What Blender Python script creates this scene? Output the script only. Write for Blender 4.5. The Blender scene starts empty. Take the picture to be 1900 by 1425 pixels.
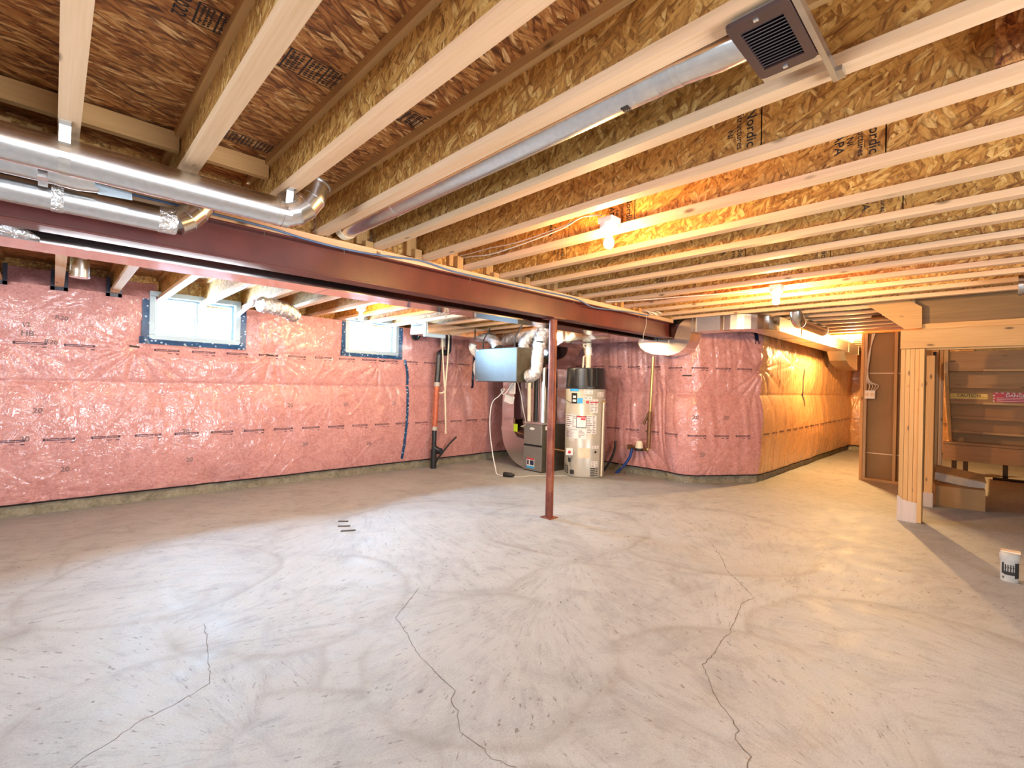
import bpy, math, random
import numpy as np
from mathutils import Vector, Matrix
random.seed(7); rng = np.random.default_rng(11)
SC = bpy.context.scene; COL = SC.collection
PI = math.pi

# ------------------------------------------------------------------ camera, world, lights, exposure
cam_d = bpy.data.cameras.new('camera'); cam = bpy.data.objects.new('camera', cam_d); COL.objects.link(cam)
TH, PT, RO = math.radians(44.2818), math.radians(0.1147), math.radians(1.314)
fw = Vector((math.sin(TH)*math.cos(PT), math.cos(TH)*math.cos(PT), math.sin(PT)))
rt = Vector((math.cos(TH), -math.sin(TH), 0)); up = rt.cross(fw)
R2 = rt*math.cos(RO)+up*math.sin(RO); U2 = -rt*math.sin(RO)+up*math.cos(RO)
m = Matrix((R2, U2, -fw)).transposed().to_4x4(); m.translation = (0, 0, 1.35)
cam.matrix_world = m
cam_d.sensor_fit = 'HORIZONTAL'; cam_d.sensor_width = 36; cam_d.lens = 873.2168/1900*36
cam_d.clip_start = .05; cam_d.clip_end = 100
SC.camera = cam

w = bpy.data.worlds.new('sky'); SC.world = w; w.use_nodes = True
bg = w.node_tree.nodes['Background']; bg.inputs[0].default_value = (.80, .90, 1, 1); bg.inputs[1].default_value = 3.2

def area(name, loc, direction, sx, sy, power, color):
    d = bpy.data.lights.new(name, 'AREA'); d.shape = 'RECTANGLE'; d.size = sx; d.size_y = sy; d.energy = power; d.color = color
    o = bpy.data.objects.new(name, d); COL.objects.link(o); o.location = loc
    o.rotation_euler = Vector(direction).to_track_quat('-Z', 'Y').to_euler(); return o
DAY = (.42, .70, 1.0)
area('daylight_window_one', (1.18, 6.585, 2.02), (0.03, -1, -.30), .78, .44, 150, DAY)
area('daylight_window_two', (3.37, 6.585, 2.02), (0.03, -1, -.30), .74, .44, 150, DAY)
area('added_fill_right', (1.2, -2.95, 1.05), (0, 1, .95), 2.6, 1.6, 170, (.90, .95, 1))  # added fill tilted up at the ceiling, with an invented door as source
area('added_fill_near', (-2.45, 2.0, 1.25), (1, 0, .75), 2.6, 1.3, 62, (.66, .82, 1))  # added fill from behind the view, with an invented window as source
def unseen_fill(name, loc, power, color=(1, .80, .56)):  # bare point lights added out of view as fill
    d = bpy.data.lights.new(name, 'POINT'); d.energy = power; d.color = color; d.shadow_soft_size = .04
    o = bpy.data.objects.new(name, d); COL.objects.link(o); o.location = loc
unseen_fill('fill_behind_camera', (-.75, -.9, 2.2), 24, (1, .68, .34))  # added unseen warm fill to brighten the joist webs
for i_, x_ in enumerate((-.9, .75, 2.4, 4.1)): unseen_fill('fill_behind_trunk', (x_, 3.9, 2.13), 36, (1, .87, .70))  # added unseen fills to brighten the left wall and the floor before it
unseen_fill('fill_over_furnace', (5.25, 4.75, 2.12), 42, (1, .76, .45))  # added unseen fill to lift the dim furnace corner
SC.view_settings.view_transform = 'Standard'; SC.view_settings.look = 'None'
SC.view_settings.exposure = .62; SC.view_settings.gamma = 1
try: SC.view_settings.use_curve_mapping = False
except Exception: pass
try:
    SC.cycles.max_bounces = 8; SC.cycles.diffuse_bounces = 5; SC.cycles.glossy_bounces = 4
    SC.cycles.sample_clamp_indirect = 6; SC.cycles.caustics_reflective = False; SC.cycles.caustics_refractive = False
except Exception: pass

# ------------------------------------------------------------------ materials
class NT:
    def __init__(s, name):
        s.m = bpy.data.materials.new(name); s.m.use_nodes = True; s.t = s.m.node_tree; s.n = s.t.nodes; s.l = s.t.links
        s.b = s.n['Principled BSDF']
    def node(s, typ, **kw):
        nd = s.n.new(typ)
        for k, v in kw.items():
            if k.startswith('i_'):
                key = k[2:]; key = int(key) if key.isdigit() else key.replace('_', ' ')
                nd.inputs[key].default_value = v
            else: setattr(nd, k, v)
        return nd
    def link(s, a, b): s.l.new(a, b)
    def coords(s, scale=(1, 1, 1), rot=(0, 0, 0), rnd=True):
        tc = s.node('ShaderNodeTexCoord'); mp = s.node('ShaderNodeMapping', vector_type='TEXTURE')
        mp.inputs['Scale'].default_value = tuple(1/q for q in scale); mp.inputs['Rotation'].default_value = rot
        if rnd:
            oi = s.node('ShaderNodeObjectInfo'); va = s.node('ShaderNodeVectorMath', operation='ADD')
            mu = s.node('ShaderNodeMath', operation='MULTIPLY'); mu.inputs[1].default_value = 37.0
            s.link(oi.outputs['Random'], mu.inputs[0]); s.link(tc.outputs['Object'], va.inputs[0]); s.link(mu.outputs[0], va.inputs[1])
            s.link(va.outputs[0], mp.inputs['Vector'])
        else: s.link(tc.outputs['Object'], mp.inputs['Vector'])
        return mp.outputs[0]
    def noise(s, vec, scale, detail=3, rough=.55, dist=0):
        n = s.node('ShaderNodeTexNoise'); n.inputs['Scale'].default_value = scale; n.inputs['Detail'].default_value = detail
        n.inputs['Roughness'].default_value = rough; n.inputs['Distortion'].default_value = dist
        if vec is not None: s.link(vec, n.inputs['Vector'])
        return n.outputs['Fac']
    def ramp(s, fac, stops, interp='LINEAR'):
        r = s.node('ShaderNodeValToRGB'); r.color_ramp.interpolation = interp; e = r.color_ramp.elements
        while len(e) < len(stops): e.new(.5)
        for i, (p, c) in enumerate(stops): e[i].position = p; e[i].color = (*c, 1) if len(c) == 3 else c
        s.link(fac, r.inputs[0]); return r.outputs[0]
    def mix(s, fac, a, b, mode='MIX'):
        x = s.node('ShaderNodeMix', data_type='RGBA', blend_type=mode)
        for sock, v in ((x.inputs[0], fac), (x.inputs[6], a), (x.inputs[7], b)):
            if isinstance(v, (float, int)): sock.default_value = v
            elif isinstance(v, tuple): sock.default_value = (*v, 1)
            else: s.link(v, sock)
        return x.outputs[2]
    def math(s, op, a, b=None, clamp=False):
        x = s.node('ShaderNodeMath', operation=op); x.use_clamp = clamp
        for i, v in enumerate((a, b)):
            if v is None: continue
            if isinstance(v, (int, float)): x.inputs[i].default_value = v
            else: s.link(v, x.inputs[i])
        return x.outputs[0]
    def bump(s, h, strength=.3, dist=.01, normal=None):
        b = s.node('ShaderNodeBump'); b.inputs['Strength'].default_value = strength; b.inputs['Distance'].default_value = dist
        s.link(h, b.inputs['Height'])
        if normal is not None: s.link(normal, b.inputs['Normal'])
        return b.outputs[0]
    def set(s, **kw):
        for k, v in kw.items():
            key = k.replace('_', ' '); sock = s.b.inputs[key]
            if isinstance(v, (int, float)): sock.default_value = v
            elif isinstance(v, tuple): sock.default_value = (*v, 1) if len(v) == 3 else v
            else: s.link(v, sock)
        return s

def flat(name, color, rough=.5, metal=0, var=.12, scale=14, **kw):
    t = NT(name); v = t.coords(); n = t.noise(v, scale, 3)
    dk = tuple(c*(1-var) for c in color); lt = tuple(min(1, c*(1+var)) for c in color)
    t.set(Base_Color=t.ramp(n, [(.3, dk), (.7, lt)]), Roughness=rough, Metallic=metal, **kw); return t.m

def wood(name, axis, light, dark, knots=True, rough=.62):
    t = NT(name); sc = [16, 16, 16]; sc[axis] = 1.1
    v = t.coords(tuple(sc)); g = t.noise(v, 1.0, 4, .6, .6)
    sc2 = [110, 110, 110]; sc2[axis] = 3; f = t.noise(t.coords(tuple(sc2)), 1.0, 2)
    c = t.ramp(g, [(.25, dark), (.5, tuple((a+b)/2 for a, b in zip(light, dark))), (.72, light)])
    c = t.mix(.35, c, t.ramp(f, [(.3, dark), (.65, light)]))
    if knots:
        sk = [10, 10, 10]; sk[axis] = 3.6
        vo = t.node('ShaderNodeTexVoronoi', feature='F1'); vo.inputs['Scale'].default_value = 1.0; t.link(t.coords(tuple(sk)), vo.inputs['Vector'])
        k = t.ramp(vo.outputs['Distance'], [(.06, (1, 1, 1)), (.15, (0, 0, 0))])
        c = t.mix(k, c, tuple(x*.32 for x in dark))
    oi = t.node('ShaderNodeObjectInfo')
    tint = t.ramp(oi.outputs['Random'], [(0, (.86, .84, .80)), (.5, (1, 1, 1)), (1, (1, .93, .86))])
    c = t.mix(1.0, c, tint, 'MULTIPLY')
    t.set(Base_Color=c, Roughness=rough, Normal=t.bump(f, .12, .003)); return t.m

def osb(name, layers, cols, contrast=1.0):
    t = NT(name); dist = t.noise(t.coords((9, 9, 9)), 1.0, 2)
    def layer(rot, sc, seed):
        v = t.coords(sc, rot); va = t.node('ShaderNodeVectorMath', operation='ADD'); t.link(v, va.inputs[0]); t.link(t.math('MULTIPLY', dist, .5), va.inputs[1])
        vo = t.node('ShaderNodeTexVoronoi', feature='F1'); vo.inputs['Scale'].default_value = 1; t.link(va.outputs[0], vo.inputs['Vector'])
        sp = t.node('ShaderNodeSeparateColor'); t.link(vo.outputs['Color'], sp.inputs[0]); gr = t.noise(t.coords((sc[0]*2.2, sc[1]*2.2, sc[2]*2.2), rot), 1.0, 2)
        return sp.outputs[0], sp.outputs[1], vo.outputs['Distance'], gr
    a = layer(*layers[0], 0); b = layer(*layers[1], 1); c3 = layer(*layers[2], 2)
    pk1 = t.ramp(b[1], [(.52, (0, 0, 0)), (.54, (1, 1, 1))]); pk2 = t.ramp(c3[1], [(.62, (0, 0, 0)), (.64, (1, 1, 1))])
    val = t.mix(pk2, t.mix(pk1, a[0], b[0]), c3[0]); dd = t.mix(pk2, t.mix(pk1, a[2], b[2]), c3[2]); gg = t.mix(pk2, t.mix(pk1, a[3], b[3]), c3[3])
    col = t.ramp(t.math('ADD', t.math('MULTIPLY', val, .66), t.math('MULTIPLY', gg, .34)), cols)
    col = t.mix(.55*contrast, col, t.ramp(gg, [(.30, (.42, .34, .26)), (.55, (1, 1, 1))]), 'MULTIPLY')
    edge = t.ramp(dd, [(.55, (1, 1, 1)), (.74, (.36, .27, .19))]); col = t.mix(.85*contrast, col, edge, 'MULTIPLY')
    t.set(Base_Color=col, Roughness=.6, Normal=t.bump(val, .35, .005)); return t.m

M = {}
SP_L, SP_D = (.78, .53, .34), (.62, .38, .20)
for ax, nm in enumerate('xyz'): M['wood_'+nm] = wood('spruce_along_'+nm, ax, SP_L, SP_D)
for ax, nm in enumerate('xyz'): M['plank_'+nm] = wood('plank_along_'+nm, ax, (.62, .37, .15), (.46, .25, .085))
M['old_z'] = wood('weathered_stud', 2, (.55, .42, .28), (.33, .21, .11))
M['lvl'] = wood('engineered_lumber', 1, (.29, .165, .06), (.18, .10, .036), False)
M['stair'] = wood('stair_board', 1, (.44, .225, .08), (.31, .15, .05))
OC = [(.10, (.25, .092, .018)), (.28, (.45, .205, .042)), (.5, (.55, .275, .062)), (.68, (.63, .345, .088)), (.88, (.80, .53, .19))]
M['osb_web'] = osb('osb_web', [((.25, 0, 0), (34, 62, 15)), ((-.45, 0, 0), (34, 50, 17)), ((1.15, 0, 0), (34, 66, 15))], OC, .8)
OC2 = [(.10, (.14, .040, .010)), (.28, (.36, .125, .030)), (.5, (.50, .205, .054)), (.70, (.62, .30, .092)), (.86, (.85, .54, .24))]
M['osb_floor'] = osb('osb_subfloor', [((0, 0, .14), (10, 60, 30)), ((0, 0, -.22), (11, 55, 30)), ((0, 0, .5), (11, 58, 30))], OC2, 1.1)

def galv(name, color=(.78, .80, .82), rough=.24, wav=.08, metal=1.0):
    t = NT(name); v = t.coords((1, 1, 1)); n = t.noise(v, 3.2, 2); f = t.noise(v, 45, 2)
    c = t.mix(.35, color, t.ramp(f, [(.35, tuple(x*.72 for x in color)), (.65, color)]))
    t.set(Base_Color=c, Metallic=metal, Roughness=rough, Normal=t.bump(n, wav, .03)); return t.m
M['galv'] = galv('galvanized_sheet'); M['galv_wavy'] = galv('galvanized_trunk', (.78, .77, .77), .11, .10, 1.0)
M['galv_hall'] = galv('satin_galvanized', (.80, .80, .78), .36, .1)
M['galv_bright'] = galv('bright_galvanized', (.86, .87, .86), .2, .08)
def foil():
    t = NT('foil_flex'); v = t.coords(); n = t.noise(v, 26, 4, .65, 1.2); n2 = t.noise(v, 90, 2)
    h = t.math('ADD', n, t.math('MULTIPLY', n2, .35))
    t.set(Base_Color=(.86, .85, .84), Metallic=.92, Roughness=.22, Normal=t.bump(h, .9, .02)); return t.m
M['foil'] = foil()
M['primer'] = flat('red_oxide_primer', (.115, .024, .019), .36, 0, .22, 5)
def rust():
    t = NT('rusty_red_steel'); v = t.coords((1, 1, .35)); n = t.noise(v, 14, 5, .65)
    c = t.ramp(n, [(.3, (.09, .02, .012)), (.5, (.19, .042, .02)), (.62, (.28, .085, .04)), (.78, (.08, .05, .05))])
    t.set(Base_Color=c, Roughness=.45, Metallic=.1, Normal=t.bump(n, .2, .004)); return t.m
M['rust'] = rust()

def film(nm, pal):
    t = NT(nm); v = t.coords((1, 1, 1), rnd=False)
    n1 = t.noise(v, 1.6, 4, .6, .8); n2 = t.noise(v, 9, 6, .72, 1.8); n3 = t.noise(v, 48, 3, .62, 1.0); n4 = t.noise(t.coords((.8, .8, 1.6), rnd=False), 20, 4, .6, 2.5)
    c = t.ramp(n2, [(.26, pal[0]), (.44, pal[1]), (.58, pal[2]), (.80, pal[3])])
    c = t.mix(.35, c, t.ramp(n1, [(.3, pal[1]), (.7, pal[2])]))
    c = t.mix(.30, c, t.ramp(n4, [(.32, pal[0]), (.50, pal[2]), (.72, pal[3])]))
    c = t.mix(.22, c, t.ramp(n3, [(.35, pal[0]), (.65, pal[3])]))
    wv = t.noise(v, 4.5, 3, .55, 2.2); wv2 = t.noise(t.coords((1.3, 1.3, .35), rnd=False), 17, 2, .5, 1.2)
    h = t.math('ADD', wv, t.math('MULTIPLY', wv2, .22)); nb = t.bump(h, .45, .04)
    t.set(Base_Color=c, Roughness=.5, Specular_IOR_Level=.4, Coat_Weight=.9, Coat_Roughness=.10, Coat_IOR=1.55, Normal=t.bump(t.math('ADD', n2, t.math('MULTIPLY', wv2, .5)), .35, .012), Coat_Normal=nb); return t.m
M['film'] = film('poly_over_pink_fibreglass', [(.25, .065, .066), (.48, .185, .178), (.63, .30, .285), (.80, .49, .465)])
M['film_hall_lamplit'] = film('pink_film_lamp_tinted', [(.30, .115, .045), (.50, .235, .095), (.62, .32, .135), (.74, .45, .23)])  # yellow lamp light put into the colour of the pink film
def tape():
    t = NT('blue_sheathing_tape'); vo = t.node('ShaderNodeTexVoronoi', feature='F1'); vo.inputs['Scale'].default_value = 24; t.link(t.coords(), vo.inputs['Vector'])
    k = t.ramp(vo.outputs['Distance'], [(.22, (1, 1, 1)), (.30, (0, 0, 0))]); n = t.noise(t.coords(), 9, 2)
    c = t.ramp(n, [(.3, (.010, .035, .10)), (.7, (.02, .09, .22))])
    t.set(Base_Color=t.mix(t.math('MULTIPLY', k, .75), c, (.55, .68, .78)), Roughness=.3, Normal=t.bump(n, .3, .01)); return t.m
M['tape'] = tape()
M['black_tape'] = flat('dark_tape', (.012, .016, .04), .3, 0, .3)
M['ink'] = flat('black_ink', (.018, .014, .014), .7); M['grey_ink'] = flat('grey_ink', (.20, .13, .13), .7)
M['purple_ink'] = flat('dark_print', (.07, .03, .05), .6)

def concrete_wall():
    t = NT('concrete_foundation'); v = t.coords(rnd=False); n = t.noise(v, 7, 6, .7); n2 = t.noise(v, 40, 3)
    c = t.ramp(n, [(.3, (.11, .09, .055)), (.5, (.27, .235, .16)), (.72, (.42, .38, .28))])
    t.set(Base_Color=t.mix(.3, c, t.ramp(n2, [(.3, (.06, .05, .04)), (.7, (.35, .32, .25))])), Roughness=.9, Normal=t.bump(n2, .5, .01)); return t.m
M['concrete'] = concrete_wall()
def floor_mat():
    t = NT('trowelled_concrete'); v = t.coords(rnd=False)
    at = t.node('ShaderNodeAttribute', attribute_name='swirl'); to = t.node('ShaderNodeAttribute', attribute_name='tone')
    st = t.noise(at.outputs['Vector'], 1.0, 3, .6); st2 = t.noise(at.outputs['Vector'], 2.7, 2, .6)
    big = t.noise(v, .8, 4, .6); med = t.noise(v, 5, 5, .65); fin = t.noise(v, 120, 2, .6); fl = t.noise(v, 36, 3, .7)
    c = t.ramp(big, [(.3, (.30, .325, .345)), (.7, (.39, .42, .445))])
    c = t.mix(.65, c, t.ramp(med, [(.28, (.235, .25, .265)), (.5, (.345, .365, .385)), (.72, (.44, .465, .485))]))
    c = t.mix(.42, c, t.ramp(st, [(.30, (.23, .22, .21)), (.46, (.41, .405, .395)), (.75, (.44, .465, .485))]))
    c = t.mix(.25, c, t.ramp(fin, [(.3, (.24, .235, .23)), (.7, (.54, .535, .525))]))
    streak = t.math('MULTIPLY', t.ramp(st2, [(.31, (1, 1, 1)), (.37, (0, 0, 0))]), t.ramp(fl, [(.44, (0, 0, 0)), (.54, (1, 1, 1))]))
    c = t.mix(t.math('MULTIPLY', streak, .8), c, (.15, .135, .12))
    vo = t.node('ShaderNodeTexVoronoi', feature='F1'); vo.inputs['Scale'].default_value = 6; t.link(v, vo.inputs['Vector'])
    c = t.mix(t.ramp(vo.outputs['Distance'], [(.026, (.9, .9, .9)), (.038, (0, 0, 0))]), c, (.06, .05, .045))
    c = t.mix(to.outputs['Fac'], c, (.20, .175, .14)); gr = t.noise(v, 2.3, 6, .75, 1.2); c = t.mix(.55, c, t.ramp(gr, [(.32, (.62, .64, .67)), (.52, (.95, .98, 1.0)), (.70, (1.05, 1.06, 1.08))]), 'MULTIPLY')
    t.set(Base_Color=c, Roughness=t.ramp(med, [(.3, (.50,)*3), (.7, (.70,)*3)]), Specular_IOR_Level=.35, Normal=t.bump(st, .10, .006)); return t.m
M['floor'] = floor_mat()
M['crack'] = flat('crack_dark', (.10, .085, .075), .9)  # plain dark tone for floor cracks and chips
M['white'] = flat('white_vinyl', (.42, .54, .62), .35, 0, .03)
M['white_plastic'] = flat('white_plastic', (.80, .80, .78), .4, 0, .05)
M['cream'] = flat('cream_pvc', (.78, .70, .52), .4, 0, .06)
M['black'] = flat('black_plastic', (.014, .014, .016), .33, 0, .3); M['rubber'] = flat('black_rubber', (.012, .011, .012), .55)
M['blue'] = flat('blue_pipe', (.015, .05, .22), .4, 0, .2); M['bluecable'] = flat('blue_cable', (.10, .17, .32), .45, 0, .15)
M['greycable'] = flat('grey_cable', (.55, .53, .50), .5, 0, .1); M['whitecable'] = flat('white_cable', (.72, .68, .58), .5)
M['pipe_wrap'] = flat('orange_red_corrugated', (.50, .12, .05), .4, 0, .2)
M['grey_label'] = flat('grey_coupling', (.45, .42, .38), .5)
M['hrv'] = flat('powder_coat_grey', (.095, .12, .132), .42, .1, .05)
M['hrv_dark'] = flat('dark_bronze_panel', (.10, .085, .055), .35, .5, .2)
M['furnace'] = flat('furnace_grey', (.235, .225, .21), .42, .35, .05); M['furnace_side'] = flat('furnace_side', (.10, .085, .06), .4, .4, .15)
M['tank'] = flat('tank_beige', (.52, .49, .42), .32, .25, .04)
M['paper'] = flat('sticker_paper', (.80, .76, .72), .6, 0, .04); M['paper_warm'] = flat('tan_sticker', (.78, .62, .44), .6)
M['red'] = flat('red_print', (.52, .03, .04), .5); M['sky_blue'] = flat('blue_print', (.05, .36, .68), .5); M['navy'] = flat('dark_blue_print', (.02, .03, .08), .5)
M['yellow'] = flat('yellow_print', (.78, .50, .10), .5); M['lime'] = flat('lime_tag', (.45, .62, .02), .5)
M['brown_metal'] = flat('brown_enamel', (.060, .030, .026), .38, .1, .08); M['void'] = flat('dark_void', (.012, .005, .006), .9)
M['brown_board'] = flat('brown_wallboard', (.30, .18, .085), .85, 0, .08, 3)
M['cardboard'] = flat('cardboard', (.34, .19, .075), .8, 0, .1, 6); M['grey_card'] = flat('grey_board', (.42, .38, .33), .7, 0, .1)
M['copper'] = flat('brown_copper', (.20, .10, .045), .4, .6, .2); M['brass'] = flat('brass', (.62, .44, .16), .3, .9)
M['foam'] = wood('pale_poly_sheet', 2, (.62, .52, .47), (.44, .36, .32), False, .35)
M['steel'] = flat('zinc_steel', (.6, .6, .58), .3, 1, .1)
M['screw'] = flat('bright_screw', (.85, .85, .82), .25, .9)
def glass():
    t = NT('window_glass'); tr = t.node('ShaderNodeBsdfTransparent'); gl = t.node('ShaderNodeBsdfGlossy'); gl.inputs['Roughness'].default_value = .02
    fr = t.node('ShaderNodeFresnel'); fr.inputs['IOR'].default_value = 1.3; mx = t.node('ShaderNodeMixShader')
    t.link(fr.outputs[0], mx.inputs[0]); t.link(tr.outputs[0], mx.inputs[1]); t.link(gl.outputs[0], mx.inputs[2])
    t.link(mx.outputs[0], t.n['Material Output'].inputs['Surface']); return t.m
M['glass'] = glass()
def bulb_mat(nm, strength):
    t = NT(nm); e = t.node('ShaderNodeEmission'); e.inputs[0].default_value = (1, .58, .21, 1); e.inputs[1].default_value = strength
    t.link(e.outputs[0], t.n['Material Output'].inputs['Surface']); return t.m
M['bulb_near'] = bulb_mat('lit_bulb_near', 850); M['bulb_hall'] = bulb_mat('lit_bulb_hall', 1900); M['bulb_far'] = bulb_mat('lit_bulb_far', 7500); M['bulb_back'] = bulb_mat('lit_bulb_back', 520)

# ------------------------------------------------------------------ mesh helpers
def basis(d):
    d = Vector(d).normalized(); a = Vector((0, 0, 1)) if abs(d.z) < .9 else Vector((1, 0, 0))
    u = a.cross(d).normalized(); return u, d.cross(u)
class MB:
    def __init__(s): s.v = []; s.f = []; s.sm = []
    def add(s, vs, fs, smooth=False):
        o = len(s.v); s.v += [tuple(p) for p in vs]; s.f += [tuple(i+o for i in f) for f in fs]; s.sm += [smooth]*len(fs); return s
    def box(s, x0, x1, y0, y1, z0, z1):
        x0, x1 = min(x0, x1), max(x0, x1); y0, y1 = min(y0, y1), max(y0, y1); z0, z1 = min(z0, z1), max(z0, z1)
        return s.add([(x0,y0,z0),(x1,y0,z0),(x1,y1,z0),(x0,y1,z0),(x0,y0,z1),(x1,y0,z1),(x1,y1,z1),(x0,y1,z1)],
                     [(0,3,2,1),(4,5,6,7),(0,1,5,4),(1,2,6,5),(2,3,7,6),(3,0,4,7)])
    def obox(s, c, ax, ay, az):
        c, ax, ay, az = map(Vector, (c, ax, ay, az))
        vs = [c+ax*i+ay*j+az*k for k in (-1, 1) for i, j in ((-1,-1),(1,-1),(1,1),(-1,1))]
        return s.add(vs, [(0,3,2,1),(4,5,6,7),(0,1,5,4),(1,2,6,5),(2,3,7,6),(3,0,4,7)])
    def prism(s, pts, fn0, fn1, smooth=False):
        n = len(pts); vs = [fn0(*p) for p in pts]+[fn1(*p) for p in pts]
        s.add(vs, [tuple(range(n))[::-1], tuple(range(n, 2*n))])
        return s.add(vs, [(i, (i+1) % n, n+(i+1) % n, n+i) for i in range(n)], smooth)
    def tube(s, path, r, n=14, caps=True, smooth=True):
        path = [Vector(p) for p in path]; rs = r if isinstance(r, (list, tuple)) else [r]*len(path)
        t = [(path[min(i+1, len(path)-1)]-path[max(i-1, 0)]).normalized() for i in range(len(path))]
        u, v = basis(t[0]); vs = []
        for i, p in enumerate(path):
            u = (u-t[i]*u.dot(t[i])).normalized(); v = t[i].cross(u)
            vs += [p+(u*math.cos(2*PI*k/n)+v*math.sin(2*PI*k/n))*rs[i] for k in range(n)]
        fs = [(i*n+k, i*n+(k+1) % n, (i+1)*n+(k+1) % n, (i+1)*n+k) for i in range(len(path)-1) for k in range(n)]
        s.add(vs, fs, smooth)
        if caps: s.add(vs[:n], [tuple(range(n))[::-1]]); s.add(vs[-n:], [tuple(range(n))])
        return s
    def lathe(s, prof, c, axis=(0, 0, 1), n=28, smooth=True):
        c = Vector(c); a = Vector(axis).normalized(); return s.tube_prof([c+a*z for _, z in prof], [r for r, _ in prof], a, n, smooth)
    def tube_prof(s, pts, rs, a, n, smooth):
        u, v = basis(a); vs = []
        for p, r in zip(pts, rs): vs += [p+(u*math.cos(2*PI*k/n)+v*math.sin(2*PI*k/n))*max(r, 1e-4) for k in range(n)]
        fs = [(i*n+k, i*n+(k+1) % n, (i+1)*n+(k+1) % n, (i+1)*n+k) for i in range(len(pts)-1) for k in range(n)]
        s.add(vs, fs, smooth); s.add(vs[:n], [tuple(range(n))[::-1]]); s.add(vs[-n:], [tuple(range(n))]); return s
    def sweep(s, path, prof, upv=(0, 0, 1), caps=True):
        path = [Vector(p) for p in path]; upv = Vector(upv); n = len(prof); vs = []
        for i, p in enumerate(path):
            t = (path[min(i+1, len(path)-1)]-path[max(i-1, 0)]).normalized(); side = t.cross(upv).normalized(); u = side.cross(t)
            vs += [p+side*a+u*b for a, b in prof]
        s.add(vs, [(i*n+k, i*n+(k+1) % n, (i+1)*n+(k+1) % n, (i+1)*n+k) for i in range(len(path)-1) for k in range(n)])
        if caps: s.add(vs[:n], [tuple(range(n))[::-1]]); s.add(vs[-n:], [tuple(range(n))])
        return s
    def quad(s, a, b, c, d): return s.add([a, b, c, d], [(0, 1, 2, 3)])
    def text(s, txt, size, fn, align='CENTER'):
        vs, fs = text_geo(txt); return s.add([fn((x if align == 'LEFT' else x)*size, y*size) for x, y in vs], fs)
    def data(s, name, mat, bevel=0):
        me = bpy.data.meshes.new(name); me.from_pydata(s.v, [], s.f)
        if any(s.sm): me.polygons.foreach_set('use_smooth', s.sm)
        if mat: me.materials.append(M[mat] if isinstance(mat, str) else mat)
        me.update(); return me
    def build(s, name, mat, parent=None, bevel=0, shift=True):
        if parent is not None and shift and world_loc(parent).length > 0:
            L = world_loc(parent); s.v = [(x-L[0], y-L[1], z-L[2]) for x, y, z in s.v]
        o = bpy.data.objects.new(name, s.data(name, mat)); COL.objects.link(o)
        if parent is not None: o.parent = parent
        if bevel:
            b = o.modifiers.new('edge', 'BEVEL'); b.width = bevel; b.segments = 2; b.limit_method = 'ANGLE'; b.harden_normals = False
        return o
def world_loc(o):
    v = Vector(o.location)
    while o.parent is not None: o = o.parent; v = v+Vector(o.location)
    return v
_tc = {}
def text_geo(txt):
    if txt not in _tc:
        c = bpy.data.curves.new('t', 'FONT'); c.body = txt; c.size = 1; c.align_x = 'CENTER'; c.align_y = 'CENTER'; c.resolution_u = 2; c.offset = .012
        o = bpy.data.objects.new('t', c); COL.objects.link(o); bpy.context.view_layer.update()
        me = bpy.data.meshes.new_from_object(o.evaluated_get(bpy.context.evaluated_depsgraph_get()))
        _tc[txt] = ([(v.co.x, v.co.y) for v in me.vertices], [tuple(p.vertices) for p in me.polygons])
        bpy.data.objects.remove(o); bpy.data.curves.remove(c); bpy.data.meshes.remove(me)
    return _tc[txt]
def tag(o, label=None, cat=None, group=None, kind=None):
    if label: o['label'] = label
    if cat: o['category'] = cat
    if group: o['group'] = group
    if kind: o['kind'] = kind
    return o
def thing(name, loc, label, cat, group=None, kind=None):
    o = bpy.data.objects.new(name, None); COL.objects.link(o); o.location = loc; o.empty_display_size = .1
    return tag(o, label, cat, group, kind)
def struct(o): o['kind'] = 'structure'; return o
def copy(o, parent, loc=None):
    c = o.copy(); COL.objects.link(c); c.parent = parent
    if loc is not None: c.location = loc
    return c
def arc(c, a0, a1, r, n, e1, e2):
    c, e1, e2 = Vector(c), Vector(e1), Vector(e2)
    return [c+(e1*math.cos(a0+(a1-a0)*i/n)+e2*math.sin(a0+(a1-a0)*i/n))*r for i in range(n+1)]
def bez(p0, p1, p2, p3, n=12):
    p0, p1, p2, p3 = map(Vector, (p0, p1, p2, p3))
    return [p0*(1-t)**3+p1*3*t*(1-t)**2+p2*3*t*t*(1-t)+p3*t**3 for t in [i/n for i in range(n+1)]]
def smooth_path(pts, n=6):
    pts = [Vector(p) for p in pts]; out = []
    for i in range(len(pts)-1):
        a, b, c, d = pts[max(i-1, 0)], pts[i], pts[i+1], pts[min(i+2, len(pts)-1)]
        for k in range(n):
            t = k/n; out.append(.5*((2*b)+(c-a)*t+(2*a-5*b+4*c-d)*t*t+(3*b-a-3*c+d)*t**3))
    return out+[pts[-1]]
def vnoise(x, y, seed):
    r = np.random.default_rng(seed).random((257, 257)); xi = np.floor(x).astype(int); yi = np.floor(y).astype(int)
    fx = x-xi; fy = y-yi; fx = fx*fx*(3-2*fx); fy = fy*fy*(3-2*fy); g = lambda a, b: r[a % 257, b % 257]
    return (g(xi, yi)*(1-fx)+g(xi+1, yi)*fx)*(1-fy)+(g(xi, yi+1)*(1-fx)+g(xi+1, yi+1)*fx)*fy-.5

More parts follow.
